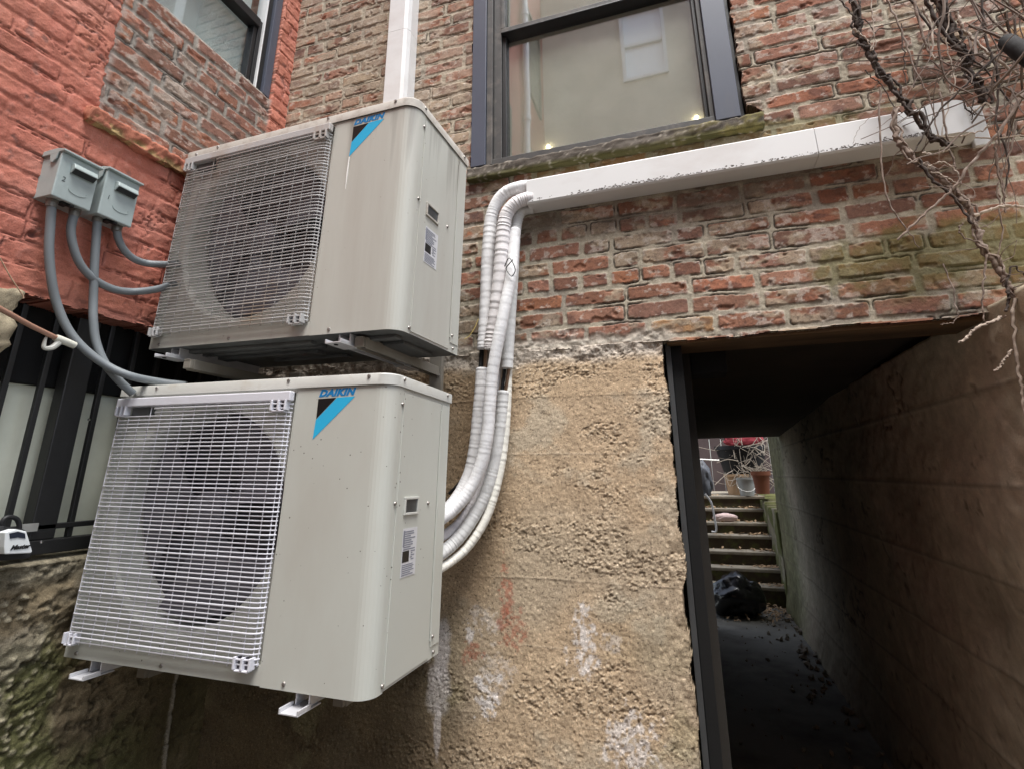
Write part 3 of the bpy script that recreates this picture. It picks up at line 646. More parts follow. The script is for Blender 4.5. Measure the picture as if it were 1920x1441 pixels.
sub(MB().prism([(1.606, .600), (1.622, .600), (1.622, .606), (1.611, .606), (1.611, .66), (1.606, .66)], lambda p, t: (p[0], p[1], t), FLOOR, .883).build('jamb', M_steel, bev=.001), fr)
sub(MB().box((1.6225, .612, FLOOR), (1.656, .735, .883)).build('door_stop', M_beam, bev=.002), fr)
pb = ony(1312, 690, .80)
sub(MB().box((pb[0]-.03, .74, pb[2]-.03), (pb[0]+.085, .86, pb[2]+.045)).build('latch_box', M_beam, bev=.003), fr)

# steps up to the back yard
nv_ = (1097, 1064, 1033, 1003, 979, 953, 929); ys = [5.28+.21*i for i in range(7)]
zs = [px(1385, v, 1, y)[2] for v, y in zip(nv_, ys)]
M_step = surf('stone_step_top', (.25, .225, .18), .95, .35, 12, .6, 60, dirt=(.16, .12, .07), dscale=14, dlo=.5, dhi=.75)
M_riser = surf('dark_riser', (.055, .040, .025), .95, .4, 10, .5, 60, dirt=(.10, .11, .03), dscale=7, dlo=.5, dhi=.7)  # risers much darker and browner than the treads
ST = empty('stone_steps', (2.0, 5.2, FLOOR), 'worn stone steps littered with leaves beyond the dark passage', 'steps')
prev = FLOOR
for i, (y, z) in enumerate(zip(ys, zs)):
    b = MB().box((1.45, y, z-.035), (XR+.05, y+.215 if i < 6 else y+2.2, z)).build('tread', M_step, bev=.008); sub(b, ST)
    b = MB().box((1.45, y+.02, FLOOR-.2), (XR+.045, y+.20, z-.0355)).build('riser', M_riser); sub(b, ST)
ZT = zs[-1]
# mossy side wall beyond
M_mossw = attrmat('mossy_side_wall', .97, .5, 100, .004, .3, .1)
def sidefn(u, v):
    n1 = fbm(u*4, v*4, 621, 4); n2 = fbm(u*20, v*20, 622, 4)
    c = np.ones(u.shape+(3,))*np.array([.24, .215, .155])*(.4+1.1*n2)[..., None]
    c = mixc(c, (.11, .12, .04), ss(.40, .56, n1)*.85)
    return (n1-.5)*.04+(n2-.5)*.02, c
def sidekeep(u, v): return v < 1.03+.06*ss(0, 1.8, u)+.10*(fbm(u*6, v*0, 623, 3)-.5)
sw = relief('mossy_wall', (XR-.01, 5.205, FLOOR-.1), (0, 1, 0), (0, 0, 1), (-1, 0, 0), 2.6, 1.6, .02, sidefn, sidekeep, M_mossw, None, .35)
tag(sw, 'low green mossy wall beside the stone steps in the back yard', 'wall')
# back yard fence board
M_fence = surf('plum_brown_boards', (.075, .055, .055), .85, .25, 6, .3, 30)
fe = MB()
for k in range(28): fe.box((-.2+k*.181, 8.5, ZT-.3), (-.2+k*.181+.175, 8.53, 2.6+.1*(k % 2)))
fe.box((-.2, 8.53, 1.0), (4.8, 8.57, 1.08))
tag(fe.build('board_fence', M_fence, bev=.003), 'dark brown board fence at the far end of the back yard', 'fence')
# rubbish bag at the foot of the steps
def blob(name, c, r, seed, amp, mat, parent=None, sub_=4, crease=0):
    bm = bmesh.new(); bmesh.ops.create_icosphere(bm, subdivisions=sub_, radius=1)
    P = np.array([v.co[:] for v in bm.verts])
    n = fbm(P[:, 0]*1.7+5, P[:, 2]*1.7+P[:, 1]*1.3, seed, 4)-.5
    cr = np.abs(fbm(P[:, 0]*3+9, P[:, 2]*3+P[:, 1]*2.3, seed+3, 3)-.5)
    s = 1+n*amp*2-crease*ss(.06, 0, cr)
    P = P*s[:, None]*np.array(r); P[:, 2] = np.maximum(P[:, 2], -r[2]*.8)
    for v, p in zip(bm.verts, P): v.co = Vector(p)+Vector(c)
    me = bpy.data.meshes.new(name); bm.to_mesh(me); bm.free(); me.polygons.foreach_set('use_smooth', [True]*len(me.polygons)); me.materials.append(mat)
    o = bpy.data.objects.new(name, me); COL.objects.link(o)
    if parent is not None: sub(o, parent)
    return o
M_bag = surf('black_bin_liner', (.008, .008, .009), .22, .3, 10, .9, 25, spec=.6)
pc = px(1383, 1128, 1, 4.85)
bag = blob('rubbish_bag', (pc[0], 4.85, FLOOR+.165), (.24, .17, .20), 71, .35, M_bag, crease=.12); tag(bag, 'shiny black rubbish bag slumped at the foot of the steps', 'bag')
# leaf litter
M_leaf = surf('dry_leaves', (.36, .25, .15), .9, .5, 9)
lf = MB()
for k in range(760):
    if k < 380: x, y, z = R.uniform(1.6, 2.4), R.gauss(5.0, .16), FLOOR+R.uniform(.004, .05)
    else:
        i = R.randrange(7); x, y, z = R.choice([R.uniform(1.6, 2.43), R.uniform(2.2, 2.43)]), ys[i]+R.uniform(.03, .2), zs[i]+R.uniform(.003, .02)
    a = R.uniform(0, 6.3); s_ = R.uniform(.014, .034); t = R.uniform(-.5, .5)
    M = Matrix.Translation((x, y, z)) @ Euler((t, R.uniform(-.5, .5), a)).to_matrix().to_4x4()
    lf.add([M @ Vector(p) for p in ((-s_, 0, 0), (0, -s_*.45, s_*.2), (s_, 0, 0), (0, s_*.45, s_*.2))], [(0, 1, 2), (0, 2, 3)])
tag(lf.build('leaf_litter', M_leaf), 'dry brown leaf litter scattered over steps and passage end', 'leaves', kind='stuff')
db = MB()
for k in range(150):
    y = R.uniform(1.4, 4.9); x = XR-abs(R.gauss(.02, .16))-.05 if k < 100 else R.uniform(1.7, 2.3); s_ = R.uniform(.006, .03)*(1.3 if x > 2.2 else .7)
    M = Matrix.Translation((x, y, FLOOR+s_*.4)) @ Euler((R.uniform(0, 3), R.uniform(0, 3), R.uniform(0, 3))).to_matrix().to_4x4()
    db.add([M @ (Vector(p)*s_*R.uniform(.6, 1.2)) for p in ((1, 0, 0), (-1, .2, 0), (0, 1, .3), (.1, -1, 0), (0, 0, .8), (.2, .1, -.8))], [(0, 2, 4), (2, 1, 4), (1, 3, 4), (3, 0, 4), (2, 0, 5), (1, 2, 5), (3, 1, 5), (0, 3, 5)])
tag(db.build('passage_debris', surf('crumbled_debris', (.26, .22, .17), .95, .5, 12)), 'crumbled stone debris scattered along the passage floor by its right wall', 'debris', kind='stuff')
# bucket, pots, bins on the top step
M_bucket = surf('pale_grey_plastic', (.36, .375, .36), .5, .15, 6)
M_terra = surf('terracotta', (.22, .08, .042), .85, .2, 12, .3, 80)
M_blackpl = surf('black_plastic', (.014, .014, .016), .5, .3, 9)
def vessel(name, pos, prof, mat, label, cat, rim=None, soil=True):
    e = empty(name, pos, label, cat)
    sub(MB().lathe(prof, pos, 28).build('body', mat, smooth=True, ang=35), e)
    r, h = prof[-1]
    if soil: sub(MB().lathe([(0, h-.02), (r*.9, h-.022)], pos, 20).build('soil', M_dark), e)
    return e
p = px(1403, 938, 1, 6.62); 
bk = vessel('bucket', (p[0], 6.62, ZT), [(0, .002), (.085, .002), (.105, .20), (.116, .20), (.118, .225), (.108, .225), (.104, .215)], M_bucket, 'pale grey plastic bucket holding twigs on the top step', 'bucket')
M_wire = surf('grey_wire', (.5, .5, .48), .5, .1, 10, metal=.4)
sub(MB().tube(smooth_path([(p[0]-.116, 6.62, ZT+.215), (p[0]-.1, 6.55, ZT+.1), (p[0], 6.49, ZT+.055), (p[0]+.1, 6.55, ZT+.1), (p[0]+.116, 6.62, ZT+.215)], 5), .0035, 6).build('handle', M_wire, smooth=True), bk)
p = px(1431, 925, 1, 6.3)
vessel('terracotta_pot', (p[0], 6.3, p[2]), [(0, .002), (.075, .002), (.10, .22), (.115, .22), (.115, .27), (.10, .27), (.095, .25)], M_terra, 'terracotta flower pot standing on the mossy wall end', 'pot')
MB_ = MB()
p = px(1383, 908, 1, 6.95)
tan = vessel('planter', (p[0], 6.95, ZT), [(0, .002), (.13, .002), (.155, .24), (.165, .24), (.165, .27), (.15, .27)], surf('tan_plastic', (.45, .30, .18), .7, .2, 8), 'tan planter tub behind the grey bucket', 'planter')
p = px(1395, 872, 1, 7.15)
vessel('dark_bin', (p[0]-.02, 7.15, ZT), [(0, .24), (.24, .24), (.33, .60), (.35, .60), (.35, .65), (.32, .65)], M_blackpl, 'big black plastic tub behind the bucket in the back yard', 'tub')
# hanging white pipe and bags at left of the steps
pts = smooth_path([px(a, b, 1, 5.6) for a, b in ((1322, 925), (1333, 940), (1339, 965), (1343, 994), (1334, 996))], 5)
tag(MB().tube(pts, .012, 8).build('bent_pipe', M_white, smooth=True), 'bent white plastic pipe at left side of the stone steps', 'pipe')
p = px(1360, 969, 1, ys[4]+.1)
tag(blob('paper_bag', (p[0], ys[4]+.10, zs[4]+.045), (.14, .06, .055), 83, .25, surf('pinkish_paper', (.62, .47, .44), .85, .2, 14), crease=.08), 'crumpled pinkish paper bag lying on an upper step', 'bag')
p = px(1326, 900, 1, 5.9)
tag(blob('tarp_bundle', (p[0]-.03, 5.9, p[2]), (.10, .10, .22), 85, .3, surf('grey_tarp', (.16, .17, .19), .5, .5, 6), crease=.15), 'grey tarpaulin bundle hanging at left above the steps', 'tarp')
p = px(1395, 832, 1, 8.1)
tag(blob('red_cushion', (p[0], 8.1, p[2]+.06), (.30, .08, .12), 87, .25, surf('faded_red_cloth', (.28, .04, .055), .9, .3, 12), crease=.1), 'faded red cloth lying among the dead stems in the yard', 'cloth')
# dead stems behind
ds = MB()
for k in range(130):
    p = px(R.uniform(1366, 1442), R.uniform(835, 905), 1, R.uniform(6.7, 7.1)); q = p+np.array([R.gauss(0, .17), R.gauss(0, .08), R.gauss(0, .15)])
    mid = (p+q)/2+np.array([R.gauss(0, .07), 0, R.gauss(0, .08)])
    ds.tube(smooth_path([p, mid, q], 4), R.uniform(.002, .006), 5)
tag(ds.build('dead_stems', surf('bleached_stems', (.42, .37, .31), .9, .3, 20)), 'tangle of bleached dead stems over the tubs in the back yard', 'plant', kind='stuff')
rail = smooth_path([px(1310, 860, 1, 8.3), px(1352, 862, 1, 8.3), px(1372, 858, 1, 8.2)], 4)
tag(MB().tube(rail, .012, 6).build('yard_rail', M_wire), 'thin grey rail across the back yard fence', 'rail')
bd = px(1362, 842, 1, 8.3); b2 = px(1383, 872, 1, 8.3)
tag(MB().tube([bd, b2], .06, 4, sq=.3).build('leaning_plank', surf('grey_plank', (.30, .27, .23), .9, .3, 12)), 'weathered grey plank leaning against the back yard fence', 'plank')

# ================================================================== the wall opposite and its neighbours (seen in the window glass)
TB = empty('tan_building', (2, -4.5, -1.3), 'tan rendered building across the yard, mirrored in the window glass', 'building')
M_tan = plain_brick('tan_painted_brick', ((.90, .82, .69), (.87, .79, .66)), (.84, .75, .62))
tb = MB().box((XL, -4.8, -1.3), (5.5, -4.5, 6.15)).box((XL, -4.8, 6.15), (1.22, -4.5, 7.5)).box((1.88, -4.8, 6.15), (5.5, -4.5, 7.5)).box((XL, -4.8, 7.5), (5.5, -4.5, 8.2))
sub(tb.build('wall', M_tan), TB)
tw = sub(MB().box((1.22, -4.58, 6.15), (1.27, -4.46, 7.5)).box((1.83, -4.58, 6.15), (1.88, -4.46, 7.5)).box((1.271, -4.58, 6.15), (1.829, -4.46, 6.2)).box((1.271, -4.58, 7.45), (1.829, -4.46, 7.5)).box((1.271, -4.57, 6.79), (1.829, -4.5, 6.84)).build('window', M_white), TB)
pn = sub(MB().box((1.271, -4.56, 6.201), (1.829, -4.55, 6.789)).box((1.271, -4.56, 6.841), (1.829, -4.55, 7.449)).build('pane', surf('sky_white_pane', (.86, .88, .90), .25, .03, 3, spec=1.0)), TB); pn.parent = tw; pn.matrix_parent_inverse = Matrix()  # white of the reflected sky is put into the pane colour
dp = MB().tube([(XL+.06, -3.3, -1.2), (XL+.06, -3.3, 8.8)], .045, 12)
for z in (1.5, 3.2, 4.9, 6.6): dp.tube([(XL+.06, -3.3, z), (XL+.06, -3.3, z+.08)], .055, 12)
tag(dp.build('white_downpipe', M_white, smooth=True), 'white downpipe on the orange wall, mirrored in the window glass', 'downpipe')
for y0 in (-2.75, -4.25):
    for z0 in (3.2, 5.6):
        f = winpart('window', [((XL-.002, y0, z0), (XL+.03, y0+.06, z0+1.5)), ((XL-.002, y0+.60, z0), (XL+.03, y0+.66, z0+1.5)), ((XL-.002, y0+.061, z0), (XL+.03, y0+.599, z0+.06)), ((XL-.002, y0+.061, z0+1.44), (XL+.03, y0+.599, z0+1.5))], M_darkgrey, OB)
        g_ = winpart('pane', [((XL-.001, y0+.061, z0+.061), (XL+.01, y0+.599, z0+1.439))], surf('dull_glass', (.12, .14, .12), .25, .2, 3), OB, 0); g_.parent = f; g_.matrix_parent_inverse = Matrix()

# ================================================================== outdoor units
UW, UD, UH = .94, .36, .729
def plan(r, x0, x1, y0, y1, rl=.012, n=8):
    """outline of the cabinet seen from above: big radius front right, small radius front left"""
    P = [(x0, y1)]
    for k in range(n//2+1):
        t = math.pi+k/(n//2)*math.pi/2; P.append((x0+rl+rl*math.cos(t), y0+rl+rl*math.sin(t)))
    for k in range(n+1):
        t = -math.pi/2+k/n*math.pi/2; P.append((x1-r+r*math.cos(t), y0+r+r*math.sin(t)))
    P.append((x1, y1)); return P
GX0, GX1, GZ0, GZ1 = .024, .648, .046, .688
FCX, FCZ, FR = .352, .372, .284
M_fanp = surf('dark_fan_plastic', (.13, .125, .145), .45, .2, 8)
M_coil = surf('coil_fins', (.065, .062, .075), .55, .3, 60)
M_logo_b = surf('black_print', (.008, .008, .008), .4, .05, 5)
M_logo_c = surf('cyan_print', (.03, .42, .70), .4, .05, 5)
M_logo_t = surf('blue_print', (.01, .20, .48), .4, .05, 5)
M_screw = surf('screw_steel', (.30, .28, .26), .4, .4, 60, metal=.7)
M_foot = surf('zinc_foot', (.62, .62, .64), .4, .15, 30, metal=.35)
M_under = surf('grimy_base_metal', (.10, .105, .105), .6, .5, 9, .2, 60, dirt=(.03, .03, .03), dscale=7)
M_print = surf('grey_label_ink', (.22, .23, .27), .6, .15, 60)
M_labw = surf('label_paper', (.60, .60, .62), .5, .05, 30)
def unit(p0, yaw, tx, ty, label, paint, paint_top, grille_m, drip):
    U = empty('outdoor_unit', p0, label, 'air conditioner', 'air conditioner units stacked on the wall'); U.rotation_mode = 'YXZ'; U.rotation_euler = (tx, ty, yaw)
    LZ = .699                                                      # underside of the lid rim
    r = .044
    P = plan(r, .003, UW-.002, .003, UD)
    # cabinet: side and front shell with an opening for the fan
    b = MB(); n = len(P)
    def front_i(): return [i for i in range(n) if P[i][1] < .0031]
    z0, z1 = .006, LZ+.004
    # walk the outline: rear-left -> front-left -> front-right -> rear-right
    for i in range(n-1):
        a, c = P[i], P[i+1]
        if abs(a[1]-.003) < 1e-6 and abs(c[1]-.003) < 1e-6 and c[0]-a[0] > .3:
            xs = [a[0], GX0, GX1, c[0]]; zz = [z0, GZ0, GZ1, z1]
            for p in range(3):
                for q in range(3):
                    if p == 1 and q == 1: continue
                    b.add([(xs[p], .003, zz[q]), (xs[p+1], .003, zz[q]), (xs[p+1], .003, zz[q+1]), (xs[p], .003, zz[q+1])], [(0, 1, 2, 3)])
        else: b.add([(a[0], a[1], z0), (c[0], c[1], z0), (c[0], c[1], z1), (a[0], a[1], z1)], [(0, 1, 2, 3)])
    b.add([(P[-1][0], UD, z0), (P[0][0], UD, z0), (P[0][0], UD, z1), (P[-1][0], UD, z1)], [(0, 1, 2, 3)])
    # recess sides and the shroud plate with a round mouth
    yq = .016
    for (xa, za, xb, zb) in ((GX0, GZ0, GX1, GZ0), (GX1, GZ0, GX1, GZ1), (GX1, GZ1, GX0, GZ1), (GX0, GZ1, GX0, GZ0)):
        b.add([(xa, .003, za), (xb, .003, zb), (xb, yq, zb), (xa, yq, za)], [(0, 1, 2, 3)])
    N = 72; vs = []
    for k in range(N):
        t = 2*math.pi*k/N; cx, sx = math.cos(t), math.sin(t)
        tt = min((GX1-FCX)/cx if cx > 1e-6 else (GX0-FCX)/cx if cx < -1e-6 else 9, (GZ1-FCZ)/sx if sx > 1e-6 else (GZ0-FCZ)/sx if sx < -1e-6 else 9)
        vs += [(FCX+cx*tt, yq, FCZ+sx*tt), (FCX+cx*(FR+.012), yq, FCZ+sx*(FR+.012)), (FCX+cx*FR, yq+.012, FCZ+sx*FR), (FCX+cx*(FR-.004), .13, FCZ+sx*(FR-.004))]
    b.add(vs, [(4*k+j, 4*((k+1) % N)+j, 4*((k+1) % N)+j+1, 4*k+j+1) for k in range(N) for j in range(3)])
    for (cx_, cz_) in ((GX0, GZ0), (GX1, GZ0), (GX1, GZ1), (GX0, GZ1)):
        s1 = 1 if cx_ > FCX else -1; s2 = 1 if cz_ > FCZ else -1
        b.add([(cx_, yq, cz_), (FCX+s1*.24, yq+.0005, cz_), (cx_, yq+.0005, FCZ+s2*.24)], [(0, 1, 2)])
    b.build('cabinet', paint, U, smooth=True, ang=30)
    # separate service panel at the front right: stands 1.5 mm proud, wraps round the corner
    Q = [(x, y) for x, y in plan(r, .652, UW, .0015, .062) if True]
    Q = [q for q in Q if q[0] > .66]; Q = [(.6545, .0015)]+Q
    b = MB(); m_ = len(Q)
    zc = [.0045, LZ-.001]
    for i in range(m_-1):
        a, c = Q[i], Q[i+1]; b.add([(a[0], a[1], zc[0]), (c[0], c[1], zc[0]), (c[0], c[1], zc[1]), (a[0], a[1], zc[1])], [(0, 1, 2, 3)])
    b.add([(Q[-1][0], Q[-1][1], zc[0]), (UW-.004, Q[-1][1], zc[0]), (UW-.004, Q[-1][1], zc[1]), (Q[-1][0], Q[-1][1], zc[1])], [(0, 1, 2, 3)])
    b.add([(Q[0][0], Q[0][1], zc[0]), (Q[0][0], .004, zc[0]), (Q[0][0], .004, zc[1]), (Q[0][0], Q[0][1], zc[1])], [(0, 1, 2, 3)])
    b.build('front_panel', paint, U, smooth=True, ang=30)
    # side service cover with its upright bead, rear bead
    x = UW-.0015
    sd = MB().box((x, .066, .012), (x+.0022, .290, LZ-.012)).box((x, .0625, .020), (x+.0042, .0655, LZ-.020)).box((x, .2955, .05), (x+.0035, .299, LZ-.03)).box((x, .302, .035), (x+.002, UD-.004, LZ-.012))
    side = sd.build('side_panel', paint, U, bev=.0012)
    hx = x+.0022
    hb = MB(); a0, a1, h0, h1 = .100, .176, .380, .424
    for (q0, q1) in (((a0, h0), (a1, h0+.006)), ((a0, h1-.006), (a1, h1)), ((a0, h0+.0062), (a0+.006, h1-.0062)), ((a1-.006, h0+.0062), (a1, h1-.0062))):
        hb.box((hx, q0[0], q0[1]), (hx+.005, q1[0], q1[1]))
    hd = hb.build('handle', paint_top, side, bev=.001)
    MB().box((hx+.0002, a0+.006, h0+.006), (hx+.0012, a1-.006, h1-.006)).build('handle_recess', M_under, hd)
    # data label with its print
    lx = hx+.0003
    lb = MB().box((lx, .106, .234), (lx+.0006, .182, .348)).build('data_label', M_labw, side)
    pr = MB(); rr = random.Random(3)
    for zz in np.arange(.340, .298, -.0052): pr.box((lx+.0006, .109+rr.uniform(0, .004), zz-.0016), (lx+.0010, .145+rr.uniform(0, .032), zz+.0014))
    pr.box((lx+.0006, .108, .305), (lx+.0009, .116, .343))
    for zz in np.arange(.292, .272, -.0048): pr.box((lx+.0006, .147+rr.uniform(0, .008), zz-.0014), (lx+.0010, .160+rr.uniform(0, .02), zz+.0014))
    for zz in np.arange(.262, .238, -.0046): pr.box((lx+.0006, .109, zz-.0013), (lx+.0010, .140+rr.uniform(0, .036), zz+.0012))
    pr.build('fine_print', M_print, lb)
    MB().box((lx+.0006, .109, .2685), (lx+.0011, .143, .2945)).build('dark_square', M_logo_b, lb)
    # lid
    PL = plan(r+.002, -.002, UW+.003, -.003, UD+.004); n2 = len(PL); b = MB()
    def ring(inset, z): return [(UW/2+(x_-UW/2)*(1-inset/(UW/2)), UD/2+(y_-UD/2)*(1-inset/(UD/2)), z) for x_, y_ in PL]
    rings = [ring(.002, LZ+.001), ring(0, LZ), ring(0, UH-.004), ring(.0015, UH-.001), ring(.005, UH)]
    vs = [v for rg in rings for v in rg]
    b.add(vs, [(i*n2+j, i*n2+(j+1) % n2, (i+1)*n2+(j+1) % n2, (i+1)*n2+j) for i in range(4) for j in range(n2)]+[tuple(4*n2+j for j in range(n2))])
    lid = b.build('top_panel', paint_top, U, smooth=True, ang=28)
    # dark ring added to stand for the shadow gap under the lid
    MB().add(ring(.006, LZ-.004)+ring(.006, LZ+.003), [(j, (j+1) % n2, n2+(j+1) % n2, n2+j) for j in range(n2)]).build('lid_gap_shade', M_under, U)
    # underside
    b = MB(); P2 = plan(r, .004, UW-.003, .004, UD); k2 = len(P2)
    b.add([(x_, y_, .0065) for x_, y_ in P2], [tuple(range(k2))])
    for (xa, xb, ya, yb) in ((.05, .62, .05, .075), (.05, .62, .10, .12), (.12, .55, .16, .20), (.30, .60, .24, .27), (.70, .90, .06, .09), (.70, .88, .13, .30)):
        b.box((xa, ya, -.004), (xb, yb, .0064))
    b.build('base', M_under, U, bev=.002)
    # feet
    for fx in (.085, .735):
        f = MB()
        f.box((fx, -.026, -.030), (fx+.052, .055, -.0265)).box((fx+.006, .02, -.0264), (fx+.010, .34, .006)).box((fx+.042, .02, -.0264), (fx+.046, .34, .006)).box((fx+.004, .30, -.030), (fx+.048, UD+.03, -.0265))
        f.box((fx, -.026, -.0264), (fx+.004, .02, -.018)).box((fx+.048, -.026, -.0264), (fx+.052, .02, -.018))
        ft = f.build('foot', M_foot, U, bev=.001)
        MB().lathe([(0, 0), (.006, 0), (.006, .002)], (fx+.025, -.010, -.0322), 12).build('bolt_hole', M_logo_b, ft)
    # screws
    for (sx, sz) in ((.05, LZ+.012), (.150, LZ+.020), (.622, LZ+.021), (.872, LZ+.022), (.055, .018), (.35, .018), (.72, .018)):
        yy = -.003 if sz > .5 else (.0015 if sx > .66 else .003)
        MB().lathe([(0, -.0035), (.004, -.003), (.0052, 0)], (sx, yy, sz), 10, 'y').build('screw', M_screw, U, smooth=True)
    for (sy, sz) in ((.055, LZ+.02), (.33, LZ+.02), (.055, .41), (.238, .405), (.057, .020), (.32, .020), (.057, .655), (.31, .06)):
        xx = UW+.003 if sz > .71 else UW+.001
        MB().lathe([(0, .0035), (.004, .003), (.0055, 0)], (xx, sy, sz), 10, 'x').build('screw', M_screw, U, smooth=True)
    # fan
    MB().lathe([(0, .122), (FR+.06, .121)], (FCX, 0, FCZ), 40, 'y').build('coil', M_coil, U)
    hub = MB().lathe([(0, .045), (.04, .047), (.058, .055), (.062, .11)], (FCX, 0, FCZ), 24, 'y').build('fan', M_fanp, U, smooth=True)
    for k in range(3):
        t0 = 2*math.pi*k/3+.6; vs = []; A, B = 9, 7
        for i in range(A):
            for j in range(B):
                rr_ = .055+(FR-.075)*(i/(A-1)); sw_ = .35+.75*(i/(A-1))**.8; t = t0+(j/(B-1)-.5)*sw_*1.5+.35*(i/(A-1))
                vs.append((FCX+rr_*math.cos(t), .052+.055*(j/(B-1)), FCZ+rr_*math.sin(t)))
        MB().add(vs, [(i*B+j, i*B+j+1, (i+1)*B+j+1, (i+1)*B+j) for i in range(A-1) for j in range(B-1)]).build('blade', M_fanp, hub, smooth=True)
    # grille: wires bent back at the right, bar and corner clips
    g = MB(); y0 = -.015; za, zb = .050, .657; rows = 57
    for k in range(rows):
        z = za+(zb-za)*k/(rows-1); rib = k % 5 == 1
        rad = .0023 if rib else .0018; yy = y0-(.0025 if rib else 0)
        if k >= rows-2 : x0 = .165
        else: x0 = .030
        g.tube([(x0, -.001, z), (x0+.004, yy+.006, z), (x0+.012, yy, z), (.612, yy, z), (.630, yy+.003, z), (.640, yy+.011, z), (.643, .002, z)], rad, 6)
    nx = 15
    for k in range(nx):
        xx = .034+(.606-.034)*k/(nx-1)
        g.tube([(xx, y0+.0035, za-.008), (xx, y0+.0035, GZ1-.02 if k > 2 else zb-.026)], .0014, 6)
    for xx, yy in ((.632, y0+.008), (.6415, y0+.014)): g.tube([(xx, yy, za-.004), (xx, yy, zb-.02)], .0016, 5)
    gr = g.build('grille', grille_m, U, smooth=True, ang=60)
    MB().box((.022, -.020, .664), (.647, -.001, .690)).build('top_bar', grille_m, gr, bev=.003)
    for (cx_, cz_) in ((.026, .640), (.588, .640), (.026, .044), (.588, .040)):
        w = .050 if cx_ > .3 else .040
        c_ = MB().box((cx_, -.0225, cz_), (cx_+.006, -.003, cz_+.026)).box((cx_+w*.45, -.0225, cz_), (cx_+w*.58, -.003, cz_+.026)).box((cx_+w-.005, -.0225, cz_), (cx_+w, -.003, cz_+.026)).box((cx_+.0062, -.021, cz_-.004), (cx_+w-.0052, -.004, cz_-.0002))
        cp = c_.build('clip', grille_m, gr, bev=.001)
        MB().box((cx_+.0062, -.012, cz_), (cx_+w-.0052, -.006, cz_+.025)).build('slot', M_coil, cp)
    MB().box((.072, -.004, .640), (.140, .0145, .663)).build('slot', M_under, gr)
    # badge
    def fr_(p, t): return (p[0], t, p[1])
    bd = MB().prism([(.7215, .6685), (.7765, .6700), (.7220, .6165)], fr_, .0008, .0014).build('badge', M_logo_b, U)
    MB().prism([(.7790, .6702), (.8330, .6715), (.7185, .5640), (.7213, .6135)], fr_, .0008, .0014).build('stripe', M_logo_c, bd)
    Mx = Matrix.Translation((.7225, .0012, .6745)) @ Matrix(((1, 0, 0, 0), (0, 0, -1, 0), (.02, 1, 0, 0), (0, 0, 0, 1)))
    t = text('DAIKIN', .0245, M_logo_t, 'lettering', Mx, .28, .0014, 1.08, .0004, 1.12); t.parent = bd
    w_ = max(v.co.x for v in t.data.vertices)-min(v.co.x for v in t.data.vertices)
    sx_ = .112/w_; x_0 = min(v.co.x for v in t.data.vertices)
    for v in t.data.vertices: v.co.x = .7225+(v.co.x-x_0)*sx_
    if drip:
        dm = surf('pale_drip', (.74, .72, .68), .5, .06, 30)
        MB().tube([(.7192, .0012, .562), (.7186, .001, .50), (.7188, .0012, .452)], [.0022, .0026, .0008], 6).build('drip_mark', dm, bd)
        rs = MB()
        for k, (x_, ln_) in enumerate(((.874, .10), (.886, .17), (.898, .22), (.893, .12))):
            pass
    return U
M_paintL = surf('ivory_cabinet_paint', (.505, .515, .468), .42, .035, 3, .03, 90, dirt=(.42, .395, .345), dscale=2.2, dlo=.5, dhi=.95, dstretch=(1, 1, .35), specks=((.16, .15, .13), 46, .17), spec=.4)
M_paintLT = surf('ivory_lid_paint', (.51, .51, .475), .42, .04, 4, .03, 90, dirt=(.40, .36, .30), dscale=12, dlo=.58, dhi=.85)
M_paintU = surf('weathered_ivory_paint', (.50, .50, .452), .45, .05, 3, .04, 90, dirt=(.42, .40, .355), dscale=5, dlo=.42, dhi=.85, dstretch=(2.2, 1.4, .22), specks=((.25, .21, .17), 40, .12), wash=((.17, .155, .135), .40, .72))
M_paintUT = surf('weathered_lid_paint', (.48, .455, .41), .5, .06, 5, .04, 90, dirt=(.27, .22, .18), dscale=14, dlo=.48, dhi=.78)
M_grL = surf('white_grille_wire', (.66, .66, .71), .38, .04, 8, dirt=(.55, .53, .55), dscale=8, dlo=.5, dhi=.9)
M_grU = surf('rust_stained_grille', (.46, .455, .45), .5, .08, 8, dirt=(.38, .29, .21), dscale=3.5, dlo=.54, dhi=.76)
U1 = unit((0, 0, 0), .0148, -.017, .0142, 'cleaner white air conditioner unit, lower of the stacked pair beneath the stained one', M_paintL, M_paintLT, M_grL, False)
U2 = unit((.0141, .0604, .8511), -.0378, -.0043, .0264, 'weathered stained air conditioner unit mounted above, beside the painted wall', M_paintU, M_paintUT, M_grU, True)

# wall brackets
M_brk = surf('beige_bracket_steel', (.26, .24, .205), .5, .12, 8, .05, 60, dirt=(.20, .17, .13), dscale=9, dlo=.52, dhi=.8)
M_brkd = surf('shaded_bracket_steel', (.20, .175, .14), .6, .2, 8, .05, 60)  # darker copy for the lower arms; their shade is in the colour
def bracket(x, z, label, down=.14, y0=.062, mat=None):
    mat = mat or M_brk
    e = empty('wall_bracket', (x, YW, z), label, 'bracket', 'steel brackets carrying the units')
    a = MB().box((x-.015, y0+.013, z-.032), (x-.012, YW-.03, z)).box((x+.012, y0+.013, z-.032), (x+.015, YW-.03, z)).box((x-.0118, y0-.002, z-.004), (x+.0118, YW-.03, z-.0005))
    a.box((x-.014, y0, z-.029), (x+.014, y0+.0125, z-.0045))
    sub(a.build('arm', mat, bev=.003), e)
    sub(MB().box((x-.024, YW-.0295, z-down), (x+.024, YW-.010, z+.04)).build('upright', mat, bev=.002), e)
    for k in (.03,):
        sub(MB().lathe([(0, -.034), (.007, -.034), (.009, -.0297)], (x+.010, YW, z-k), 8, 'y').build('bolt', M_screw), e)
bracket(.20, .812, 'beige bracket arm under the left end of the stained upper unit')
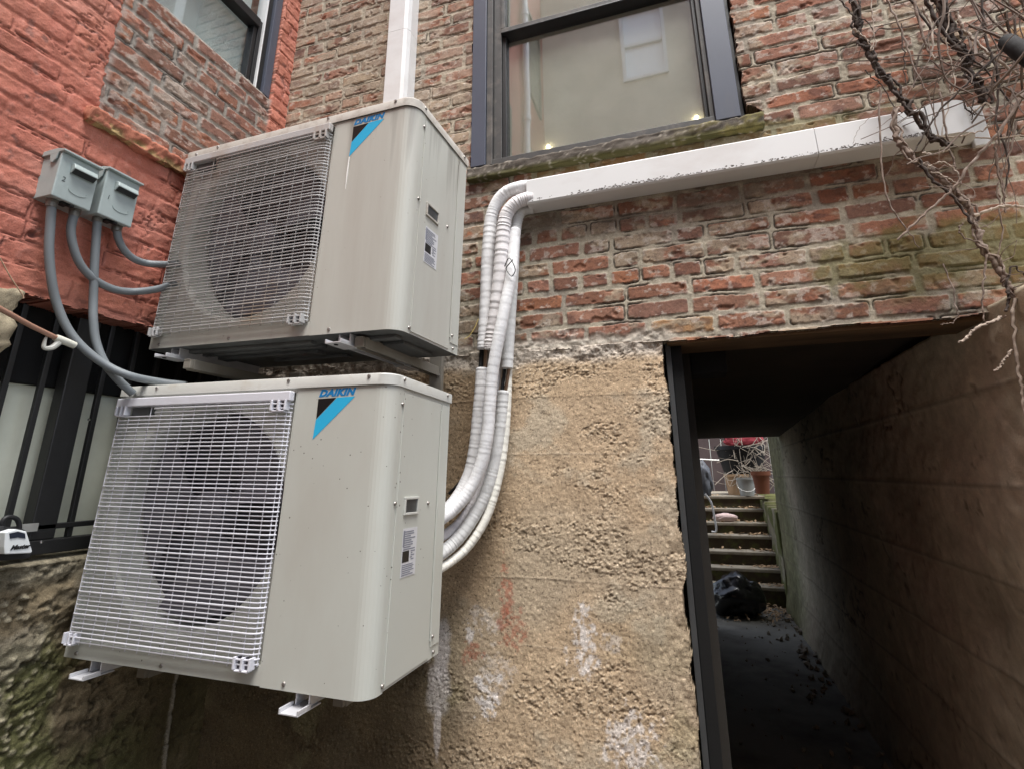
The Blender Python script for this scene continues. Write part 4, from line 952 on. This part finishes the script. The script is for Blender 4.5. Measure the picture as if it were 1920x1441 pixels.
bracket(.815, .830, 'beige bracket arm under the right end of the stained upper unit')
bracket(.165, -.034, 'dim bracket arm under the left end of the cleaner lower unit', .06, .11, M_brkd)
bracket(.80, -.034, 'dim bracket arm under the right end of the cleaner lower unit', .06, .11, M_brkd)

# ================================================================== white ducts
M_duct = surf('aged_white_duct', (.70, .70, .695), .40, .05, 3, .04, 50, dirt=(.50, .45, .42), dscale=3.5, dlo=.5, dhi=.9, dstretch=(.5, 1, 1))
M_mold = surf('mould_spots', (.13, .115, .105), .9, .4, 40)
dy = .478
a_, b2, c_, d_ = ony(987, 337, dy), ony(987, 380, dy), ony(1793, 190, dy), ony(1757, 263, dy)
DZ1, DZ0 = (a_[2]+c_[2])/2, b2[2]-.006
DX0, DXE = a_[0], 2.475
HD = empty('line_set_cover', (DX0, YW, DZ0), 'long white horizontal duct with mouldy lower edge running under the window', 'duct')
def dprof(dz0, dz1, yf, yb, ch=.006):
    return [(yb, dz0), (yf+ch, dz0), (yf, dz0+ch), (yf, dz1-ch), (yf+ch, dz1), (yb, dz1)]
J = ony(1527, 245, dy)[0]
for nm, xa, xb, gz in (('section', DX0, J-.0008, 0), ('section', J+.0008, 2.400, 0)):
    o = MB().prism(dprof(DZ0, DZ1, dy, YW-.004), lambda p, t: (t, p[0], p[1]), xa, xb).build(nm, M_duct, smooth=True, ang=20); sub(o, HD)
E_ = []                                                          # end elbow rounding into the wall
prof = dprof(DZ0-.004, DZ1+.004, 0, 1)
vs = []; K = 10; rb = .062
path = [(2.4012, 0.), (2.46, 0.)]+[(2.46+rb*math.sin(k/K*math.pi/2), rb*(1-math.cos(k/K*math.pi/2))) for k in range(1, K+1)]
for (x_, yo) in path:
    f_ = 1
    vs += [(x_, dy-.003+yo, DZ0-.004), (x_, dy-.003+yo, DZ1+.004)]
b = MB(); k_ = len(path)
b.add(vs, [(2*i, 2*i+2, 2*i+3, 2*i+1) for i in range(k_-1)])
for zz in (DZ0-.004, DZ1+.004):
    b.add([(x_, dy-.003+yo, zz) for x_, yo in path]+[(x_, YW-.004, zz) for x_, yo in path], [(i, i+1, k_+i+1, k_+i) for i in range(k_-1)])
sub(b.build('end_elbow', M_duct, smooth=True, ang=50), HD)
sub(MB().box((2.523, YW-.022, DZ0-.022), (2.565, YW-.006, DZ1+.012)).build('wall_flange', M_duct, bev=.003), HD)
mb = MB(); rr = random.Random(4)
x_ = DX0+.02
while x_ < 2.39:
    k = (x_-DX0)/1.2; pr_ = .55+.45*math.sin(x_*9+.6*math.sin(x_*23))
    if rr.random() < pr_:
        w_ = rr.uniform(.0015, .009); h_ = rr.uniform(.0007, .0028); z_ = DZ0+.007+abs(rr.gauss(0, .005))
        pts = [(x_+w_*.5*math.cos(t)*rr.uniform(.6, 1.2), z_+h_*math.sin(t)*rr.uniform(.6, 1.2)) for t in [i*math.pi/4 for i in range(8)]]
        mb.prism(pts, lambda p, t: (p[0], t, max(p[1], DZ0+.0062)), dy-.0004, dy+.0002)
    x_ += rr.uniform(.0003, .0036)
tag(sub(mb.build('mould', M_mold), HD), kind='stuff')
VD = empty('vertical_duct', (.6, YW, 1.6), 'white vertical duct rising on the bricks behind the upper unit', 'duct')
v0, v1 = ony(717, 190, .475), ony(750, 185, .475); VX0, VX1 = v0[0], v1[0]+.006
jz = ony(745, 57, .475)[2]
for za, zb in ((.9, jz-.0008), (jz+.0008, 3.6)):
    pr = [(VX0-.002, YW-.003), (VX0, .479), (VX0+.004, .475), (VX1-.010, .475), (VX1+.004, .482), (VX1+.012, .50), (VX1+.012, YW-.003)]
    sub(MB().prism(pr, lambda p, t: (p[0], p[1], t), za, zb).build('section', M_duct, smooth=True, ang=18), VD)

# ================================================================== insulated pipes
def wrapmat(name, c, d):
    return surf(name, c, .75, .10, 30, .6, 60, dirt=d, dscale=16, dlo=.55, dhi=.82)
M_wrap = wrapmat('white_pipe_tape', (.71, .705, .71), (.48, .46, .45)); M_wrap2 = wrapmat('pinkish_pipe_tape', (.68, .65, .65), (.46, .42, .42)); M_wrap3 = wrapmat('grey_pipe_tape', (.62, .62, .61), (.36, .36, .35)); M_wrap4 = wrapmat('creamy_pipe_tape', (.76, .74, .67), (.40, .37, .32))
M_copper = surf('tarnished_copper', (.20, .13, .085), .42, .3, 20, metal=.7)
M_blackfoam = surf('black_foam', (.012, .012, .012), .8, .3, 60, .4, 200)
def pipe(label, pts, rad, mat, seed, gap=None, wr=.05, ystep=None, n=26):
    """pts: (u, v, y) ; gap: index range of control points where the insulation is missing"""
    W = [px(u_, v_, 1, y_) for u_, v_, y_ in pts]
    e = empty('insulated_pipe', tuple(W[0]), label, 'pipe', 'white wrapped refrigerant pipes')
    rr = random.Random(seed)
    def sleeve(P):
        sp = smooth_path(P, n); q = [sp[0]]; acc = 0
        L = 0; dense = []
        for i in range(len(sp)-1):
            seg = np.linalg.norm(sp[i+1]-sp[i]); kk = max(1, int(seg/.0035))
            for j in range(kk): dense.append(sp[i]+(sp[i+1]-sp[i])*j/kk)
        dense.append(sp[-1]); ph = 0; rads = []; per = rr.uniform(.012, .02); s = 0; depth = 1
        for i in range(len(dense)):
            s += .0035
            if s > per: s = 0; per = rr.uniform(.008, .028); depth = rr.uniform(.0, 1.5)
            rads.append(rad*(1+wr*(s/per-.4)*depth+.015*math.sin(i*.05+seed)))
        rads[0] *= .8; rads[-1] *= .8
        return MB().tube(dense, rads, 14)
    if gap is None: sub(sleeve(W).build('sleeve', mat, smooth=True, ang=50), e)
    else:
        sub(sleeve(W[:gap[0]+1]).build('sleeve', mat, smooth=True, ang=50), e); sub(sleeve(W[gap[1]:]).build('sleeve', mat, smooth=True, ang=50), e)
        G = [W[gap[0]]*.85+W[gap[0]-1]*.15, W[gap[1]]*.85+W[gap[1]+1]*.15]
        o_ = np.array([rad*.36, 0, 0])
        sub(MB().tube([G[0]+o_, G[1]+o_], rad*.30, 10).build('bare_copper', M_copper, smooth=True), e)
        sub(MB().tube([G[0]-o_*1.1+np.array([0, .006, 0]), G[1]-o_*1.1+np.array([0, .006, 0])], rad*.36, 10).build('foam_core', M_blackfoam, smooth=True), e)
    return e
yf = .505
pipe('white wrapped pipe, outermost left of the bundle, with a bare copper gap', [(992, 350, .515), (975, 352, yf), (950, 361, yf), (932, 380, yf), (921, 410, yf), (917, 450, yf), (914, 500, yf), (912, 560, yf), (909, 620, yf), (907, 656, yf), (905, 690, yf), (903, 730, yf), (898, 780, yf), (893, 830, yf), (884, 880, yf), (868, 918, .49), (850, 945, .465), (832, 962, .43), (800, 985, .38)], .0235, M_wrap, 1, (9, 10))
pipe('ribbed pinkish pipe bent over beneath the duct mouth', [(1000, 373, .50), (985, 374, .49), (965, 383, .48), (950, 402, .478), (944, 430, .478), (941, 470, .478), (936, 530, .480), (929, 590, .485), (922, 640, .490), (921, 656, .492)], .0245, M_wrap2, 2, None, .09)
pipe('smooth white pipe crossing the front of the bundle diagonally', [(966, 430, .50), (962, 480, .485), (958, 520, .468), (950, 560, .458), (940, 610, .452), (930, 660, .452), (922, 710, .455), (918, 760, .458), (914, 810, .46), (905, 860, .46), (890, 900, .455), (870, 932, .44), (848, 955, .42), (825, 972, .39), (800, 990, .36)], .0205, M_wrap, 3, None, .03)
pipe('rightmost white pipe under the duct, cut to show dark copper', [(1000, 392, .535), (985, 394, .528), (974, 402, .522), (968, 425, .518), (965, 460, .515), (962, 520, .515), (958, 580, .515), (954, 640, .515), (951, 692, .515), (944, 732, .515), (940, 780, .515), (934, 830, .515), (925, 880, .512), (910, 925, .50), (890, 965, .485), (868, 998, .465), (845, 1022, .44), (820, 1042, .40)], .0195, M_wrap3, 4, (8, 9), .06)
pipe('thin creamy pipe on the outer right of the bundle', [(961, 560, .53), (957, 640, .53), (953, 700, .53), (951, 760, .528), (947, 820, .526), (940, 870, .522), (929, 920, .515), (914, 965, .505), (895, 1000, .49), (872, 1030, .47), (848, 1050, .445), (820, 1068, .40)], .0135, M_wrap4, 5, None, .10)
pipe('short pale pipe tucked between the pipes behind the front one', [(945, 420, .53), (934, 470, .53), (929, 540, .532), (935, 620, .535), (934, 690, .535), (926, 760, .535), (921, 830, .535), (912, 880, .53), (895, 930, .52), (872, 965, .50), (850, 990, .47), (820, 1010, .42)], .0150, M_wrap2, 6, None, .08)
wt = smooth_path([px(a, b, 1, .44) for a, b in ((962, 487), (953, 497), (949, 504), (953, 512), (960, 518), (966, 505), (955, 484), (946, 500))], 5)
tag(MB().tube(wt, .0018, 6).build('tie_wire', M_logo_b), 'black tie wire twisted round the front of the pipe bundle', 'wire')
yw_ = smooth_path([px(a, b, 1, .43) for a, b in ((871, 636), (880, 630), (890, 615), (897, 598))], 5)
tag(MB().tube(yw_, .0013, 5).build('yellow_wire', surf('yellow_wire', (.55, .42, .14), .5)), 'thin yellow wire poking out behind the upper unit', 'wire')
# black cable beside the lowest bend
cb_ = smooth_path([px(a, b, 1, .535) for a, b in ((890, 800), (882, 850), (872, 890), (856, 910), (842, 925))], 6)
tag(MB().tube(cb_, .005, 8).build('black_cable', M_lockb, smooth=True), 'thin black cable tucked behind the pipe bend at the lower unit', 'cable')

# ================================================================== disconnect boxes and conduits
M_box = surf('grey_green_enamel', (.38, .44, .43), .45, .06, 5, .04, 80, dirt=(.24, .28, .27), dscale=6, dlo=.5, dhi=.9)
M_boxd = surf('knockout_and_shade_dark', (.02, .022, .022), .6)
M_cond = surf('grey_conduit', (.185, .205, .215), .48, .08, 12, .06, 90)
M_conn = surf('zinc_connector', (.22, .21, .19), .5, .3, 40, metal=.5)
M_ink = surf('marker_ink', (.04, .045, .045), .8)
def dbox(corn, num, label):
    xf = XL+.082
    q = [onx(a, b, xf) for a, b in corn]
    y0 = (q[0][1]+q[3][1])/2; y1 = (q[1][1]+q[2][1])/2; z1 = (q[0][2]+q[1][2])/2; z0 = (q[2][2]+q[3][2])/2
    e = empty('disconnect_box', (XL, (y0+y1)/2, z0), label, 'electrical box', 'grey electrical boxes on the painted wall')
    sub(MB().box((XL-.004, y0+.003, z0+.004), (xf-.010, y1-.003, z1-.012)).build('body', M_box, bev=.002), e)
    c = MB().box((xf-.0098, y0, z0), (xf, y1, z1-.010))
    cv = sub(c.build('cover', M_box, bev=.003), e)
    h = MB(); h.prism([(XL, z1-.012), (XL, z1+.004), (xf-.02, z1+.004), (xf+.012, z1-.004), (xf+.012, z1-.0095), (xf-.012, z1-.0095), (xf-.012, z1-.0118)], lambda p, t: (p[0], t, p[1]), y0-.003, y1+.003)
    hd = sub(h.build('hood', M_box, bev=.0015), e)
    # the ear at the side of the hood
    for yy in (y0-.0035, y1+.0005):
        pts = [(xf-.045, z1-.0122), (xf-.012, z1-.0122), (xf-.016, z1-.03), (xf-.028, z1-.040), (xf-.038, z1-.036)]
        ear = sub(MB().prism(pts, lambda p, t: (p[0], t, p[1]), yy, yy+.003).build('ear', M_box), e)
    zz = z0+(z1-z0)*.66; w = (y1-y0)
    hb = MB(); hb.prism([(xf, zz+.020), (xf+.014, zz+.016), (xf+.019, zz+.001), (xf+.004, zz-.012), (xf, zz-.012)], lambda p, t: (p[0], t, p[1]), y0+w*.28, y1-w*.10)
    ln_ = sub(hb.build('pull_handle', M_box, bev=.002), e)
    MBB = MB(); MBB.prism([(xf+.0178, zz-.0006), (xf+.0042, zz-.0119), (xf+.0048, zz-.0124), (xf+.0184, zz-.0011)], lambda p, t: (p[0], t, p[1]), y0+w*.30, y1-w*.12); sub(MBB.build('handle_shade_plate', M_boxd), e)  # dark plate painted as the shade under the pull handle
    # stamped oval emblem
    ov = [(xf+.0006, (y0+y1)/2+.008+.024*math.cos(t), z0+(z1-z0)*.27+.011*math.sin(t)) for t in [math.pi+i*math.pi/10 for i in range(-1, 12)]]
    sub(MB().tube(ov, .0012, 6).build('stamped_emblem', M_box, smooth=True), e)
    Mt = Matrix.Translation((xf+.0003, y0+w*.13, z0+(z1-z0)*.36)) @ Matrix(((0, 0, 1, 0), (1, 0, 0, 0), (0, 1, 0, 0), (0, 0, 0, 1)))
    sub(text(num, .021, M_ink, 'number', Mt, .1, -.0003), e)
    k = MB().box((xf-.04, (y0+y1)/2-.014, z0-.003), (xf-.015, (y0+y1)/2+.004, z0+.0035)).box((xf-.02, y0+w*.5, z0-.006), (xf-.005, y0+w*.62, z0-.0005))
    sub(k.build('knockout', M_boxd), e)
    return y0, y1, z0
A_ = dbox(((119, 281), (193, 314), (166, 393), (95, 368)), '2', 'left grey electrical box marked 2, higher on the painted wall')
B_ = dbox(((203, 314), (266, 343), (245, 425), (183, 402)), '1', 'right grey electrical box marked 1, nearer the upper unit')
def conduit(pts, label, r=.0113):
    W = [onx(a, b, x_) for a, b, x_ in pts]; P = smooth_path(W, 10)
    e = empty('flexible_conduit', tuple(W[0]), label, 'conduit', 'grey conduits from the electrical boxes')
    dense = []
    for i in range(len(P)-1):
        for j in range(6): dense.append(P[i]+(P[i+1]-P[i])*j/6)
    rads = [r*(1+.02*(i % 2)) for i in range(len(dense))]
    sub(MB().tube(dense, rads, 14).build('tube', M_cond, smooth=True, ang=60), e)
    d = (P[1]-P[0])/np.linalg.norm(P[1]-P[0]); up = np.array([0, 0, 1.])
    sub(MB().tube([P[0]+up*.014, P[0]+up*.004], r*1.45, 6).tube([P[0]+up*.0038, P[0]-up*.012], r*1.18, 14).build('connector', M_conn, bev=.001), e)
xa = XL+.045
conduit([(97, 382, xa), (94, 425, xa), (92, 470, xa), (96, 520, xa), (106, 568, xa), (126, 615, xa+.01), (156, 652, xa+.03), (198, 684, xa+.06), (245, 705, xa+.10), (300, 716, .12), (350, 722, .18)], 'longest grey conduit, sweeping from box 2 down behind the lower unit')
conduit([(140, 399, xa), (133, 430, xa), (138, 465, xa), (152, 498, xa), (178, 525, xa), (212, 542, xa), (250, 547, xa), (296, 542, .05), (330, 530, .10)], 'grey conduit from box 2 curving into the upper unit low down')
conduit([(183, 410, xa), (180, 450, xa), (177, 500, xa), (175, 560, xa), (175, 600, xa+.01), (180, 640, xa+.02), (196, 680, xa+.04), (222, 712, xa+.06), (250, 738, .08)], 'nearly straight grey conduit dropping from box 1 to the lower unit')
conduit([(219, 428, xa), (222, 448, xa), (232, 468, xa), (250, 485, xa), (275, 494, xa), (308, 496, .04), (335, 495, .09)], 'shortest grey conduit bending from box 1 into the upper unit')

# copper pipe with white cap at the left edge
cp = empty('capped_copper_pipe', tuple(onx(0, 578, .06)), 'copper pipe with white fitting and wire poking in front of the bars', 'pipe')
W = [onx(a, b, x_) for a, b, x_ in ((-60, 545, .10), (0, 579, .09), (60, 612, .08), (112, 637, .07))]
sub(MB().tube(W, .0065, 10).build('tube', surf('pinkish_copper', (.42, .24, .17), .45, .25, 20, metal=.3), smooth=True), cp)
W2 = [onx(a, b, .07) for a, b in ((104, 633), (112, 637), (124, 641), (140, 648))]
sub(MB().tube(W2, [.009, .0105, .0095, .0095], 12).build('fitting', surf('aged_white_fitting', (.60, .60, .52), .5, .15, 30), smooth=True, ang=40), cp)
W3 = smooth_path([onx(a, b, .07) for a, b in ((110, 642), (97, 652), (83, 652), (84, 640), (87, 632))], 5)
sub(MB().tube(W3, [.0085-.006*i/(len(W3)-1) for i in range(len(W3))], 8).build('hook', surf('aged_white_hook', (.55, .55, .50), .5, .1, 30), smooth=True), cp)
W4 = smooth_path([onx(a, b, .055) for a, b in ((-5, 475), (20, 520), (42, 553), (44, 560))], 5)
tag(MB().tube(W4, .0016, 6).build('thin_cord', surf('tan_cord', (.45, .30, .20), .8)), 'thin tan cord hanging against the painted wall at left edge', 'cord')
# ================================================================== vines
M_vdark = surf('dark_vine_bark', (.045, .032, .026), .9, .45, 40, .7, 90, dirt=(.13, .10, .08), dscale=30, dlo=.5, dhi=.8)
M_vgrey = surf('grey_vine_bark', (.20, .15, .12), .9, .35, 40, .6, 90, dirt=(.34, .28, .24), dscale=22, dlo=.5, dhi=.75)
M_vpale = surf('pale_dry_stem', (.40, .33, .27), .85, .3, 40, .4, 90)
rv = random.Random(21)
def stem(b, pts, r0, r1, y, wob=.006, n=7, k=7):
    P = smooth_path([px(p[0], p[1], 1, (p[2] if len(p) > 2 else y)) for p in pts], k); m_ = len(P)
    P = [p+np.array([rv.gauss(0, wob*.35), rv.gauss(0, wob*.35), rv.gauss(0, wob*.35)]) for p in P]
    P = smooth_path(P, 2); m_ = len(P)
    b.tube(P, [(r0+(r1-r0)*i/(m_-1))*(1+.16*rv.uniform(-1, 1)) for i in range(m_)], n); return P
def shoots(b, P, count, ln, r, amp=.05):
    for _ in range(count):
        p = np.array(P[rv.randrange(len(P))]); d = np.array([rv.gauss(0, 1), -abs(rv.gauss(0, .35)), rv.gauss(-.2, 1)]); d /= np.linalg.norm(d)
        L = ln*rv.uniform(.4, 1.3); q = [p]
        for i in range(4):
            d = d+np.array([rv.gauss(0, .35), rv.gauss(0, .2), rv.gauss(0, .35)]); d /= np.linalg.norm(d); q.append(q[-1]+d*L/4)
        b.tube(smooth_path(q, 4), [r*(1-.7*i/16) for i in range(len(smooth_path(q, 4)))], 5)
def vine(label, y, main, twist, twigs, mat, r0, r1, sh, base):
    p0 = px(main[0][0], main[0][1], 1, y); e = empty('climbing_vine', tuple(p0), label, 'vine')
    b = MB(); P = stem(b, main, r0, r1, y)
    if twist:
        Q = [np.array(p)+np.array([math.cos(i*.23+.8*math.sin(i*.11)), -.7*abs(math.sin(i*.23)), math.sin(i*.4)*.6])*r0*1.3 for i, p in enumerate(P)]
        b.tube(Q, [r0*.6*(1+.2*rv.uniform(-1, 1)) for _ in Q], 6)
        Q = [np.array(p)+np.array([-math.cos(i*.16+1), -.7*abs(math.cos(i*.16)), math.sin(i*.3)*.6])*r0*1.7 for i, p in enumerate(P)]
        b.tube(Q, [r0*.4*(1+.2*rv.uniform(-1, 1)) for _ in Q], 6)
    sub(b.build('stem', mat, smooth=True, ang=60), e)
    for pts, ra, rb_, mt in twigs:
        b = MB(); PP = stem(b, pts, ra, rb_, y-.012, .004, 6); sub(b.build('twig', mt, smooth=True, ang=60), e)
    if sh:
        for _ in range(sh):
            b = MB(); shoots(b, P, 1, .10, .0016); sub(b.build('shoot', M_vgrey, smooth=True), e)
    return e
vine('thick dark twisted vine crossing the white duct diagonally', .445,
     [(1575, -60), (1600, 0), (1605, 43), (1617, 77), (1632, 110), (1650, 133), (1661, 152), (1680, 173), (1700, 197), (1713, 217), (1730, 240), (1753, 262), (1775, 276)], True,
     [([(1565, -20), (1585, 12), (1602, 32), (1625, 40), (1643, 64)], .0026, .0012, M_vdark), ([(1601, 55), (1614, 66), (1628, 78), (1634, 96), (1640, 70)], .003, .0012, M_vpale), ([(1650, 165), (1650, 267), (1660, 358), (1677, 397), (1700, 430), (1723, 463)], .0028, .0012, M_vgrey),
      ([(1633, -10), (1637, 40), (1641, 86)], .0022, .0015, M_vpale), ([(1660, 190), (1645, 195), (1632, 190), (1630, 184)], .0014, .0009, M_vpale), ([(1663, 208), (1632, 220), (1608, 245), (1598, 270)], .0008, .0006, M_vgrey),
      ([(1620, 130), (1640, 150), (1655, 162), (1675, 200), (1690, 212)], .0018, .0012, M_vdark)], M_vdark, .0085, .0055, 14, None)
vine('grey brown vine looping below the duct end and down the wall', .432,
     [(1677, 205), (1679, 253), (1697, 283), (1723, 307), (1747, 320), (1780, 353), (1807, 380), (1827, 407), (1833, 443), (1853, 480), (1878, 515), (1902, 552), (1935, 590)], True,
     [([(1925, 165), (1873, 247), (1827, 300), (1793, 347), (1773, 367), (1725, 410), (1683, 450)], .0045, .0028, M_vgrey), ([(1892, 86), (1827, 143), (1773, 197), (1740, 240), (1715, 285)], .0035, .0022, M_vdark),
      ([(1740, 312), (1770, 305), (1795, 325), (1798, 345), (1770, 330), (1745, 322)], .0022, .0018, M_vpale), ([(1758, 318), (1785, 310), (1798, 330), (1800, 352)], .0018, .0012, M_vgrey),
      ([(1827, 405), (1860, 393), (1893, 387), (1930, 391)], .0045, .0032, M_vpale), ([(1805, 420), (1798, 432), (1812, 448), (1838, 455)], .0022, .0014, M_vgrey), ([(1730, 287), (1755, 290), (1778, 281)], .003, .002, M_vpale),
      ([(1850, 480), (1845, 520), (1842, 560), (1845, 603)], .0026, .0018, M_vgrey), ([(1882, 592), (1862, 604), (1838, 611), (1820, 626), (1800, 643)], .0045, .0036, M_vpale), ([(1903, 560), (1900, 620), (1909, 687), (1917, 740), (1924, 790)], .0042, .0030, M_vpale),
      ([(1897, 657), (1882, 676), (1867, 695)], .0032, .0026, M_vpale), ([(1770, 495), (1788, 553), (1793, 590), (1785, 606), (1762, 608)], .0016, .0010, M_vgrey), ([(1885, 585), (1893, 560), (1888, 540), (1897, 500), (1925, 520)], .0035, .002, M_vdark),
      ([(1722, 300), (1752, 340), (1790, 372), (1822, 420)], .0045, .003, M_vdark)], M_vgrey, .0068, .0075, 16, None)
vine('dark forked vine near the top right corner above the duct end', .47,
     [(1745, -40), (1756, 0), (1772, 45), (1792, 82), (1808, 112), (1820, 140), (1832, 168), (1846, 196)], True,
     [([(1735, 0), (1765, 55), (1800, 95), (1803, 70), (1780, 30)], .006, .004, M_vdark), ([(1792, 20), (1800, 43), (1813, 63), (1853, 100), (1897, 133), (1928, 146)], .0052, .0035, M_vpale), ([(1713, -5), (1730, 67), (1747, 107)], .0045, .0025, M_vgrey),
      ([(1730, 15), (1746, 50), (1748, 106), (1756, 107)], .0034, .002, M_vpale), ([(1690, 45), (1694, 100), (1698, 157)], .0016, .0014, M_vdark), ([(1763, 173), (1773, 240), (1787, 300), (1789, 322)], .0030, .0024, M_vgrey), ([(1735, 253), (1780, 258), (1820, 251), (1847, 243)], .0022, .0018, M_vpale),
      ([(1847, 243), (1858, 225), (1860, 207), (1852, 197), (1843, 196), (1825, 210)], .0028, .002, M_vpale), ([(1830, 258), (1870, 260), (1930, 253)], .0022, .0016, M_vpale), ([(1806, 188), (1812, 205), (1824, 213), (1834, 215)], .0022, .0012, M_vdark), ([(1825, 185), (1822, 212), (1822, 225)], .002, .001, M_vdark), ([(1660, -10), (1690, 60), (1715, 130), (1745, 190), (1760, 260)], .0030, .0016, M_vgrey), ([(1700, -10), (1760, 70), (1835, 120), (1900, 200)], .0032, .002, M_vdark), ([(1925, 20), (1850, 60), (1790, 130), (1740, 160)], .003, .0016, M_vgrey), ([(1840, -10), (1850, 80), (1872, 150), (1868, 230), (1890, 300), (1880, 380)], .0034, .002, M_vdark), ([(1905, 230), (1890, 300), (1870, 345), (1880, 430), (1868, 490)], .0026, .0015, M_vgrey), ([(1780, 20), (1775, 90), (1790, 150), (1770, 230), (1762, 300)], .0022, .0012, M_vpale),
      ([(1795, 115), (1783, 145), (1780, 175)], .0026, .0016, M_vgrey), ([(1867, 290), (1880, 350), (1884, 400)], .003, .002, M_vgrey), ([(1925, 60), (1900, 170), (1893, 215), (1878, 245), (1866, 275), (1872, 330), (1885, 370)], .003, .0022, M_vgrey), ([(1830, 145), (1860, 145), (1866, 142)], .002, .001, M_vpale)], M_vdark, .0095, .0070, 14, None)
tg = MB()
for k in range(95):
    u0 = 1925-abs(rv.gauss(0, 95)); v0 = rv.uniform(-40, 260)*min(1, (u0-1560)/330)
    y = rv.uniform(.30, .52); p = px(u0, v0, 1, y)+np.array([rv.uniform(0, .12), 0, 0])
    d = np.array([rv.gauss(.1, .6), rv.gauss(0, .3), rv.gauss(-.4, .8)]); d /= np.linalg.norm(d)
    L = rv.uniform(.12, .48); q = [p]
    for i in range(5):
        d = d+np.array([rv.gauss(0, .24), rv.gauss(0, .12), rv.gauss(-.05, .24)]); d /= np.linalg.norm(d); nxt = q[-1]+d*L/5; nxt[1] = min(nxt[1], .535); q.append(nxt)
    r = rv.choice([.0013, .0018, .0022, .003, .0042]); sp = smooth_path(q, 4)
    tg.tube(sp, [r*(1-.5*i/len(sp)) for i in range(len(sp))], 5)
tw = tg.build('vine_twigs', surf('tangled_twig_bark', (.14, .105, .085), .9, .6, 12), smooth=True)
tag(tw, 'dense tangle of bare vine twigs at the upper right of the bricks', 'twigs', kind='stuff')
s0, s1 = px(1882, 74, 1, .30), px(1960, 128, 1, .24)
sb = MB().tube([s0, s0*.93+s1*.07, s0*.6+s1*.4, s1], [.012, .019, .021, .022], 12)
tag(sb.build('black_pipe_stub', surf('sooty_rubber', (.010, .009, .009), .85, .3, 20, .5, 60), smooth=True), 'blunt black pipe end among the vine twigs at right edge', 'pipe')

# ================================================================== light
W = bpy.data.worlds.new('World'); S.world = W; W.use_nodes = True
n = W.node_tree; bg = n.nodes['Background']; sk = n.nodes.new('ShaderNodeTexSky'); sk.sky_type = 'NISHITA'; sk.sun_disc = False
EL, AZ = math.radians(70), math.radians(150)          # azimuth clockwise from +y
sk.sun_elevation = EL; sk.sun_rotation = AZ; sk.air_density = 1.0; sk.dust_density = 2.0; sk.ozone_density = 1.0
hs = n.nodes.new('ShaderNodeHueSaturation'); hs.inputs['Saturation'].default_value = .55; n.links.new(sk.outputs[0], hs.inputs['Color']); n.links.new(hs.outputs[0], bg.inputs['Color']); bg.inputs['Strength'].default_value = .115
L = bpy.data.lights.new('sun', 'SUN'); L.energy = 2.3; L.angle = math.radians(38); L.color = (1, .985, .96)
lo = bpy.data.objects.new('sun', L); COL.objects.link(lo)
dv = Vector((math.sin(AZ)*math.cos(EL), math.cos(AZ)*math.cos(EL), math.sin(EL))); lo.rotation_euler = dv.to_track_quat('Z', 'Y').to_euler(); lo.location = (3, -3, 9)
S.view_settings.view_transform = 'Standard'; S.view_settings.look = 'None'; S.view_settings.exposure = 1.55; S.view_settings.gamma = 1
S.render.engine = 'CYCLES'; S.cycles.use_denoising = True; S.cycles.max_bounces = 10; S.cycles.diffuse_bounces = 6; S.cycles.glossy_bounces = 5; S.cycles.transparent_max_bounces = 12
S.cycles.sample_clamp_indirect = 6
